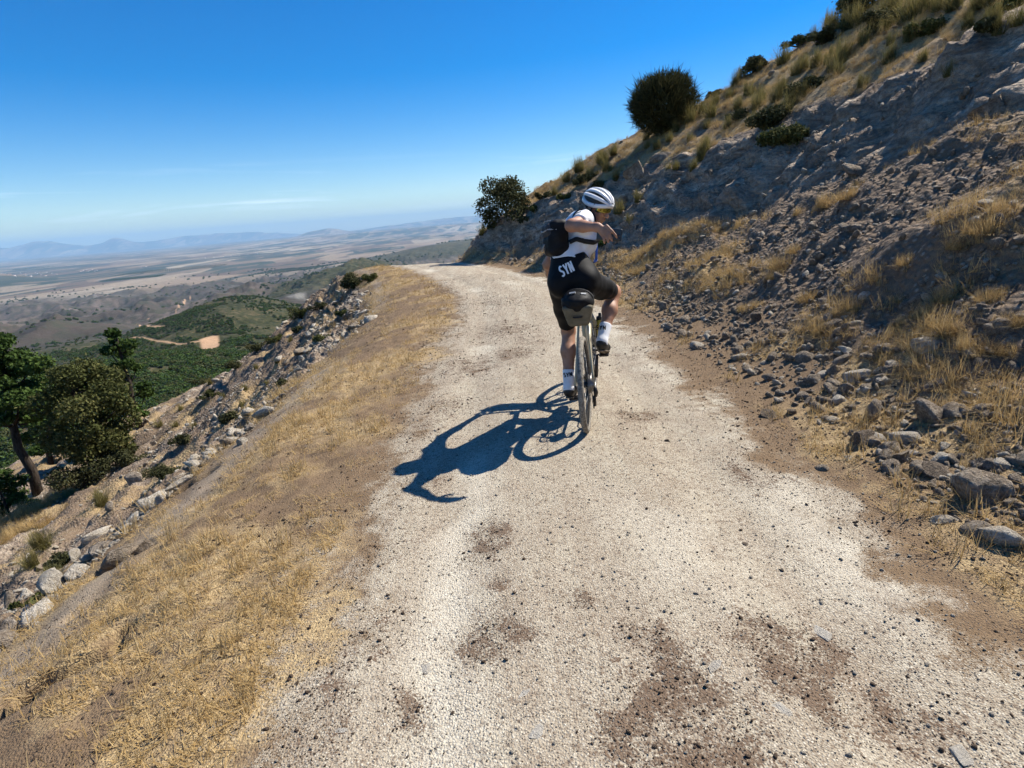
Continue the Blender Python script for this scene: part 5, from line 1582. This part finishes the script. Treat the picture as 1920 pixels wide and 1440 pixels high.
def leaf_cloud(name, blobs, n, size, mat, seed, up=.2, shell=.55, lw=.6):
    """blobs: (centre, radii); leaves fill the outer part of each"""
    r = np.random.default_rng(seed)
    C = np.array([b[0] for b in blobs], float); R = np.array([np.ones(3) * b[1] if np.isscalar(b[1]) else b[1] for b in blobs], float)
    w = np.prod(R, 1) ** (2 / 3); i = r.choice(len(blobs), n, p=w / w.sum())
    d = r.normal(size=(n, 3)); d /= np.linalg.norm(d, axis=1)[:, None]
    rad = (shell + (1 - shell) * r.random(n)) ** .7 * (1 + .18 * r.normal(size=n))
    P = C[i] + d * R[i] * rad[:, None]
    nr = d * .5 + r.normal(0, .6, (n, 3)) + np.array([0, 0, up]); nr /= np.linalg.norm(nr, axis=1)[:, None]
    t = np.cross(nr, r.normal(size=(n, 3))); t /= np.linalg.norm(t, axis=1)[:, None]; b = np.cross(nr, t)
    s = size * (.6 + .8 * r.random(n)); 
    q = np.stack([P - t * s[:, None], P + b * (s * lw)[:, None], P + t * s[:, None], P - b * (s * lw)[:, None]], 1)
    me = mesh_from(name, q.reshape(-1, 3), np.arange(4 * n).reshape(n, 4), mat)
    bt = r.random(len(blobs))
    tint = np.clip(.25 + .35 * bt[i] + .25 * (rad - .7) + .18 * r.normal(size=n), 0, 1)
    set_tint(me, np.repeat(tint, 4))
    return me

def limb(pts, r0, r1, seg=7):
    P = np.array(pts, float); return tube(P, np.linspace(r0, r1, len(P)), seg)

def tree(name, label, base, height, width, mat, seed, nleaf, leaf, trunk_h=.3, lean=(0, 0), group=None, crown_base=.25, nblob=16, cat='tree', bmat=None, flat=.35):
    r = np.random.default_rng(seed)
    o = empty(name, base)
    tag(o, label, cat, group)
    top = np.array([lean[0] * height, lean[1] * height, height * .86])
    sp = [np.array([lean[0] * height * t, lean[1] * height * t, height * .86 * t]) + (r.normal(0, .015 * height, 3) * np.array([1, 1, 0]) if 0 < t < 1 else 0) for t in np.linspace(0, 1, 7)]
    sp[0] = sp[0] - np.array([0, 0, .25])
    part('trunk', limb(sp, height * .026 + .02, height * .008, 9), bmat or M_bark, o)
    blobs = []; limbs = []
    for k in range(nblob):
        t = crown_base + (1 - crown_base) * (k + .5) / nblob
        s = sp[min(6, int(t * 6))]
        env = math.sin(math.pi * min(1, .18 + .82 * (t - crown_base) / (1 - crown_base) * .92)) ** .7
        a = k * 2.4 + r.random() * .8; rr = width * .5 * env * (.45 + .45 * r.random())
        c = np.array([lean[0] * height * t + rr * math.cos(a), lean[1] * height * t + rr * math.sin(a), height * (t * .93 + .02 * r.normal())])
        rb = width * (.10 + .10 * r.random())
        blobs.append((c, np.array([rb, rb, rb * (1 - flat)])))
        limbs.append(limb([s, (s + c) / 2 + np.array([0, 0, -.03 * height]), c], height * .009, height * .003, 5))
    part('limbs', merge(limbs), bmat or M_bark, o)
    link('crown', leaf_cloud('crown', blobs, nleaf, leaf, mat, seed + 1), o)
    return o

def pos_px(px, py): return Vector(gz(px, py))
# valley-side trees
pb_ = pos_px(70, 925)
pine = tree('pine_tree', 'tall pine with bare dark trunk at the left edge', pb_, 7.0, 3.5, M_pine, 11, 20000, .075, lean=(-.04, .02), crown_base=.50, nblob=22, flat=.45)
part('dead_branch', merge([limb([(-.13, .0, 3.3), (-.6, -.4, 3.0), (-1.0, -.6, 2.7)], .035, .012, 5), limb([(-.15, 0, 4.0), (.35, -.5, 3.7), (.55, -.6, 3.2)], .03, .01, 5)]), M_dead, pine)
tree('oak_tree', 'broad brownish green oak standing right of the tall pine', pos_px(195, 890), 4.6, 3.3, M_oak, 21, 24000, .055, lean=(-.05, .05), crown_base=.20, nblob=26, flat=.2)
tree('pine_tree', 'bright green pine half hidden behind the brownish oak', pos_px(262, 800), 5.2, 1.9, M_pine, 31, 9000, .07, crown_base=.12, nblob=16, lean=(0, .02))
tree('pine_tree', 'young light green pine low in the left corner below the trunks', pos_px(18, 965), 1.7, 2.0, M_pine, 41, 6000, .055, crown_base=.08, nblob=12)
tree('pine_tree', 'dense green pine filling the gap left of the oak', pos_px(95, 870), 4.6, 2.5, M_pine, 45, 8000, .075, crown_base=.1, nblob=16, lean=(-.05, .3))

def shrub(label, px, py, w, hw, mat, seed, n=2600, leaf=.05, group=None, name='shrub'):
    P = pos_px(px, py); s = size_at(P, w); r = np.random.default_rng(seed)
    o = empty(name, P - Vector((0, 0, .05))); tag(o, label, 'shrub', group)
    bl = [(np.array([s * .62 * r.normal() * .75, s * .5 * r.normal() * .75, s * hw * (.35 + .8 * r.random())]), s * (.20 + .26 * r.random()) * np.array([1, 1, .8])) for _ in range(13)]
    part('stems', merge([limb([(0, 0, 0), b[0] * .6, b[0]], .02, .006, 5) for b in bl]), M_bark, o)
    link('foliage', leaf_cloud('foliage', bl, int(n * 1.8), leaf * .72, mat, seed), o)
    return o
shrub('dark shrub crouched under the oak on the valley slope', 150, 915, 90, .6, M_bush, 51, 3000, .06)
shrub('dark green shrub at the foot of the oak, nearest the rocks', 235, 870, 60, .6, M_bush, 52, 2500, .05)
shrub('low green shrub growing against the long white slab', 315, 890, 50, .5, M_bush, 53, 2600, .03)
shrub('dark bush on the left skyline where the verge drops away', 662, 540, 44, .9, M_bush, 54, 3000, .035)
shrub('brown bush beside the dark one on the left skyline', 695, 526, 30, .7, M_oak, 55, 1500, .03)
shrub('small dark bush lower down the left skyline', 600, 580, 26, .8, M_bush, 56, 1500, .03)
shrub('brownish bush standing out against the green hill', 568, 596, 40, .7, M_oak, 57, 2200, .035)
for i, (px, py, w) in enumerate([(520, 640, 36), (440, 690, 34), (480, 640, 30), (395, 745, 34), (560, 620, 26), (430, 790, 40), (600, 640, 34), (345, 830, 34), (480, 600, 24), (640, 590, 24), (530, 720, 26), (110, 1060, 44), (60, 1130, 40), (380, 690, 30)]):
    slope_s.append(shrub('low dark scrub bush clinging to the valley-side slope', px, py, w, .55, M_bush if i % 3 else M_oak, 70 + i, 1200, .035, 'low scrub on the slope'))
# hill side
shrub('large dark shrub on the skyline at the top of the picture', 1605, 22, 84, .7, M_bush, 91, 4200, .045)
shrub('small dark shrub on the upper skyline below the largest', 1545, 82, 40, .8, M_bush, 92, 2000, .035)
shrub('round dark shrub on the skyline between tussocks', 1412, 125, 38, .9, M_bush, 93, 2200, .035)
shrub('dark green shrub spilling over the top of the cut bank', 1440, 240, 84, .5, M_bush, 94, 3800, .04)
shrub('brown leaved shrub on the lip of the cut bank', 1480, 258, 70, .4, M_oak, 95, 3000, .04)
shrub('dark shrub in the middle of the upper slope', 1520, 170, 60, .5, M_bush, 96, 2600, .035)
shrub('dark shrub just below the skyline right of the largest one', 1655, 55, 56, .6, M_bush, 97, 2200, .035)
shrub('dark shrub behind the rider\'s head on the hillside', 1090, 345, 46, .6, M_bush, 98, 2200, .035)
shrub('small green plant beside the phone on the bank', 1135, 462, 26, .8, M_pine, 99, 700, .03)
for i, (px, py, w) in enumerate([(1020, 372, 30), (1000, 395, 30), (985, 415, 26), (1060, 372, 26), (1130, 350, 30), (1500, 75, 34), (1340, 180, 26), (1750, 60, 44), (1860, 55, 40), (1890, 20, 46), (1385, 225, 40), (930, 425, 24)]):
    hill_s.append(shrub('low olive brown scrub bush on the upper hillside', px, py, w, .6, M_oak if i % 2 else M_bush, 130 + i, 1100, .035, 'low scrub on the hillside'))

# the round shrub on the skyline: fine upright twigs
def broom():
    P = pos_px(1243, 250); o = empty('broom_shrub', P - Vector((0, 0, .08)))
    tag(o, 'large round dark broom shrub alone on the hill skyline', 'shrub')
    r = np.random.default_rng(5); n = 17000
    d = r.normal(size=(n, 3)); d /= np.linalg.norm(d, axis=1)[:, None]
    R = np.array([1.03, 1.0, .92]); c = np.array([.0, 0, .88])
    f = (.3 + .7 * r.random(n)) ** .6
    lump = 1 + .24 * vnoise(d[:, 0] * 1.9 + 4, d[:, 1] * 1.9, d[:, 2] * 1.9, 3) + .10 * vnoise(d[:, 0] * 4, d[:, 1] * 4, d[:, 2] * 4, 9)
    st = c + d * R * (f * lump)[:, None] * .86; st[:, 2] = np.maximum(st[:, 2], .05)
    g = d * .6 + np.array([0, 0, .55]) + r.normal(0, .42, (n, 3)); g /= np.linalg.norm(g, axis=1)[:, None]
    L = (.10 + .16 * r.random(n)); L[r.random(n) < .05] *= 1.9
    s = np.cross(g, r.normal(size=(n, 3))); s /= np.linalg.norm(s, axis=1)[:, None]; w = .0075
    e_ = st + g * L[:, None]; m_ = st + g * (L * .5)[:, None] + np.array([0, 0, .01])
    q = np.stack([st - s * w, st + s * w, m_ + s * w, m_ - s * w, e_ + s * w * .3, e_ - s * w * .3], 1).reshape(-1, 3)
    I = np.arange(n)[:, None] * 6
    F = np.concatenate([I + np.array([0, 1, 2, 3]), I + np.array([3, 2, 4, 5])])
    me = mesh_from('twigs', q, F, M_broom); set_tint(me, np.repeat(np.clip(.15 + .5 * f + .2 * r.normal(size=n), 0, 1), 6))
    link('twigs', me, o)
    part('stems', merge([limb([(0, 0, 0), c * .5 + k * .25, c + k * .6], .035, .01, 6) for k in d[:14]]), M_bark, o)
broom()
tp = np.array(gz(952, 404)); 
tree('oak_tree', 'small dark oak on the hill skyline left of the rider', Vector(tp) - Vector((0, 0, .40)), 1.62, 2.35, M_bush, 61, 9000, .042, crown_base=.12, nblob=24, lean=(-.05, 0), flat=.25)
plant('grass_tussock', TS, 905, 440, 30, 'olive tussock under the small skyline oak at the hill nose', 'tussock', None)

hill_marks = [('the round broom shrub', pos_px(1243, 200)), ('the topmost skyline shrub', pos_px(1605, 22)), ('the round skyline shrub', pos_px(1412, 125)), ('the shrub on the cut bank lip', pos_px(1460, 245)), ('the bank boulder', MARKS['bank boulder']), ('the small skyline oak', Vector(tp)), ('the shrub in mid slope', pos_px(1520, 170)), ('the shrub behind the rider', pos_px(1090, 345))]
name_by_neighbours(hill_t, hill_marks)
name_by_neighbours([(o, 'low ' + ('olive' if i % 2 else 'dark') + ' scrub bush') for i, o in enumerate(hill_s)], hill_marks)
slope_marks2 = slope_marks + [('the brownish oak', pos_px(195, 880)), ('the dark skyline bush', pos_px(662, 540)), ('the bush against the green hill', pos_px(568, 596))]
name_by_neighbours(slope_t, slope_marks2)
name_by_neighbours([(o, 'low scrub bush') for o in slope_s], slope_marks2)
name_by_neighbours(bank_t, rubble_marks + [('the perched slab', MARKS['perched slab'])])
# ---------------------------------------------------------------- the far woods and farms
def blob_tree(name, seed, mat):
    r = np.random.default_rng(seed); bl = [(np.array([r.normal() * .34, r.normal() * .34, .55 + .4 * r.random()]), .42 + .2 * r.random()) for _ in range(6)]
    return leaf_cloud(name, bl, 220, .16, mat, seed, .4, .6, .8)
BT = [blob_tree(f'wood_crown_{i}', 700 + i, M_pine if i % 4 else M_oak) for i in range(6)]
r9 = np.random.default_rng(77)
N = 110000
az9 = np.radians(-50 + 47 * r9.random(N)); rr9 = 70 * (1250 / 70) ** (r9.random(N) ** .62)
x9, y9 = rr9 * np.sin(az9), rr9 * np.cos(az9)
fm = sstep(1180, 1000, rr9 + 160 * fbm(x9 / 160, y9 / 160, 4, 401)) * sstep(-4, -9, np.degrees(az9))
dn = sstep(-.28, .25, fbm(x9 / 34, y9 / 34, 4, 601) + .12 * sstep(700, 300, rr9)) * fm
dn = dn * np.where(rr9 > 640, .75, 1)
def in_clear(x, y):
    # keep woods off the clearing and the tracks
    bad = np.zeros(len(x), bool)
    for pts in CLEAR_LINES:
        for a, b in zip(pts[:-1], pts[1:]):
            a_, b_ = np.array(a), np.array(b); d = b_[:2] - a_[:2]; t = np.clip(((x - a_[0]) * d[0] + (y - a_[1]) * d[1]) / max(d @ d, 1e-6), 0, 1)
            bad |= np.hypot(x - a_[0] - t * d[0], y - a_[1] - t * d[1]) < (a_[2] + t * (b_[2] - a_[2])) + 2.5
    return bad
CLEAR_LINES = [[gp(392, 634, 9), gp(396, 656, 7)]] + [[gp(*k) for k in tr] for tr in ([(256, 608, 1.6), (290, 612, 2), (310, 612, 1.4)], [(330, 585, 1.6), (345, 570, 2.4), (356, 555, 2)], [(250, 632, 1), (300, 640, 1), (345, 645, 1.5), (375, 640, 2)])]
k = (r9.random(N) < dn) & ~in_clear(x9, y9)
x9, y9, rr9 = x9[k], y9[k], rr9[k]
z9 = valley_z(x9, y9)
s9 = (1.5 + 1.9 * r9.random(len(x9)) ** 2) * np.where(rr9 > 640, .8, 1.0)
# nearest as single trees
od = np.argsort(rr9)[:140]; restm = np.ones(len(x9), bool); restm[od] = False
TK = mesh_from('wood_trunk', *limb([(0, 0, -.3), (0.02, 0, .4), (0, .02, .9)], .07, .03, 5), M_bark)
for i in od:
    o = empty('pine_tree', (x9[i], y9[i], z9[i])); o.scale = (s9[i] * 1.1,) * 3; o.rotation_euler = (0, 0, r9.random() * 6.28)
    tag(o, 'small pine in the wood far below the track', 'tree', 'pines in the wood below')
    link('crown', BT[int(r9.integers(6))], o); link('trunk', TK, o)
P = np.stack([x9, y9, z9 - .2], -1)[restm]; S = s9[restm]
# scrub dots on the farther ridges
N = 9000
az10 = np.radians(-48 + 46 * r9.random(N)); rr10 = 1150 * (5200 / 1150) ** r9.random(N)
x10, y10 = rr10 * np.sin(az10), rr10 * np.cos(az10)
d10 = sstep(.0, .3, fbm(x10 / 220, y10 / 220, 4, 603)) * np.where((np.degrees(az10) > -24), .9, .35)
k = r9.random(N) < d10
P2 = np.stack([x10[k], y10[k], valley_z(x10[k], y10[k]) - .5], -1); S2 = (3.0 + 3.5 * r9.random(k.sum())) * (rr10[k] / 2200) ** .5
P = np.concatenate([P, P2]); S = np.concatenate([S, S2]); n = len(P)
scatter('pine_wood', P, np.stack([0 * S, 0 * S, r9.random(n) * 6.28], -1), np.stack([S, S, S * .85], -1), r9.integers(0, 6, n), BT, 'dark green pine wood and scrub covering the hills below', 'woodland')

# orchard rows on the plain
rows = []
for (cx, cy, w, hgt, ang, nx_, ny_) in [(*gp(255, 521, 0)[:2], 420, 300, .3, 34, 9), (*gp(560, 505, 0)[:2], 500, 420, -.2, 30, 10), (*gp(330, 505, 0)[:2], 900, 600, .2, 46, 10), (*gp(60, 503, 0)[:2], 500, 500, .5, 30, 8)]:
    for i in range(nx_):
        for j in range(ny_):
            a = (i / nx_ - .5) * w; b = (j / ny_ - .5) * hgt
            rows.append((cx + a * math.cos(ang) - b * math.sin(ang), cy + a * math.sin(ang) + b * math.cos(ang)))
rows = np.array(rows); zr_ = valley_z(rows[:, 0], rows[:, 1])
sr = 4.5 + 2 * r9.random(len(rows))
scatter('olive_groves', np.stack([rows[:, 0], rows[:, 1], zr_ - .5], -1), np.zeros((len(rows), 3)), np.stack([sr, sr, sr * .8], -1), r9.integers(0, 6, len(rows)), BT, 'rows of olive trees planted across the plain', 'orchard')

# white village and scattered farms
M_wall = plain('white_render', (.72, .69, .64), .9, .2)
M_roof = plain('clay_tiles', (.30, .15, .10), .9, .2)
hw_ = mesh_from('house_wall', [(-1, -.6, -.5), (1, -.6, -.5), (1, .6, -.5), (-1, .6, -.5), (-1, -.6, .7), (1, -.6, .7), (1, .6, .7), (-1, .6, .7), (-1, 0, 1.05), (1, 0, 1.05)],
                [(0, 1, 5, 4), (1, 2, 6, 9, 5), (2, 3, 7, 6), (3, 0, 4, 8, 7)], M_wall)
hr_ = mesh_from('house_roof', [(-1.08, -.68, .68), (1.08, -.68, .68), (1.08, 0, 1.11), (-1.08, 0, 1.11), (-1.08, .68, .68), (1.08, .68, .68), (-1.08, -.68, .62), (1.08, -.68, .62), (-1.08, .68, .62), (1.08, .68, .62)],
                [(0, 1, 2, 3), (3, 2, 5, 4), (6, 7, 1, 0), (4, 5, 9, 8)], M_roof)
spots = [(10 + i * 6.5 + (i % 3) * 2, 513 + (i % 4) * 2.2 - i * .2, (('leftmost' if i == 0 else ORD[i]) + ' low white house from the left in the village edge'), 'houses of the near village') for i in range(15)]
spots += [(152 + i * 4.2, 509 - (i % 3) * 1.6, (('leftmost' if i == 0 else ORD[i]) + ' white house from the left in the bright hamlet'), 'houses of the white hamlet') for i in range(8)]
spots += [(264, 501, 'long white farmhouse alone amid the tan fields', None), (274, 500, 'small white farmhouse next to the long one', None)]
spots += [(385 + i * 16, 484 - i * 1.3, (('leftmost' if i == 0 else ORD[i]) + ' tiny pale farm building from the left beyond the plain'), 'farm buildings along the far fields') for i in range(7)]
for i, (px, py, lab, grp) in enumerate(spots):
    q = img_ground(px, py, valley_z, 60, 40000, 7000)
    o = empty('house', q, i * .7); sc = 7 + 3 * ((i * 37) % 10) / 10; o.scale = (sc * 1.3, sc, sc * .8)
    tag(o, lab, 'house', grp)
    link('wall', hw_, o); link('roof', hr_, o)
# ---------------------------------------------------------------- the air
def haze_box():
    bm = bmesh.new()
    bmesh.ops.create_cube(bm, size=1)
    me = bpy.data.meshes.new('haze'); bm.to_mesh(me); bm.free()
    m = bpy.data.materials.new('haze_air'); m.use_nodes = True
    n = m.node_tree.nodes; n.clear()
    o = n.new('ShaderNodeOutputMaterial'); v = n.new('ShaderNodeVolumePrincipled')
    v.inputs['Color'].default_value = (.44, .72, 1.0, 1)
    v.inputs['Density'].default_value = HAZE_DENSITY
    v.inputs['Anisotropy'].default_value = 0.0
    m.node_tree.links.new(v.outputs[0], o.inputs['Volume'])
    me.materials.append(m)
    top, bot = 760.0, -700.0
    ob = link('haze', me, loc=(0, 0, (top + bot) / 2), scale=(104000, 104000, top - bot))
    tag(ob, 'pale blue haze hanging over the far plain', 'haze', kind='stuff')
HAZE_DENSITY = 4.0e-5
haze_box()
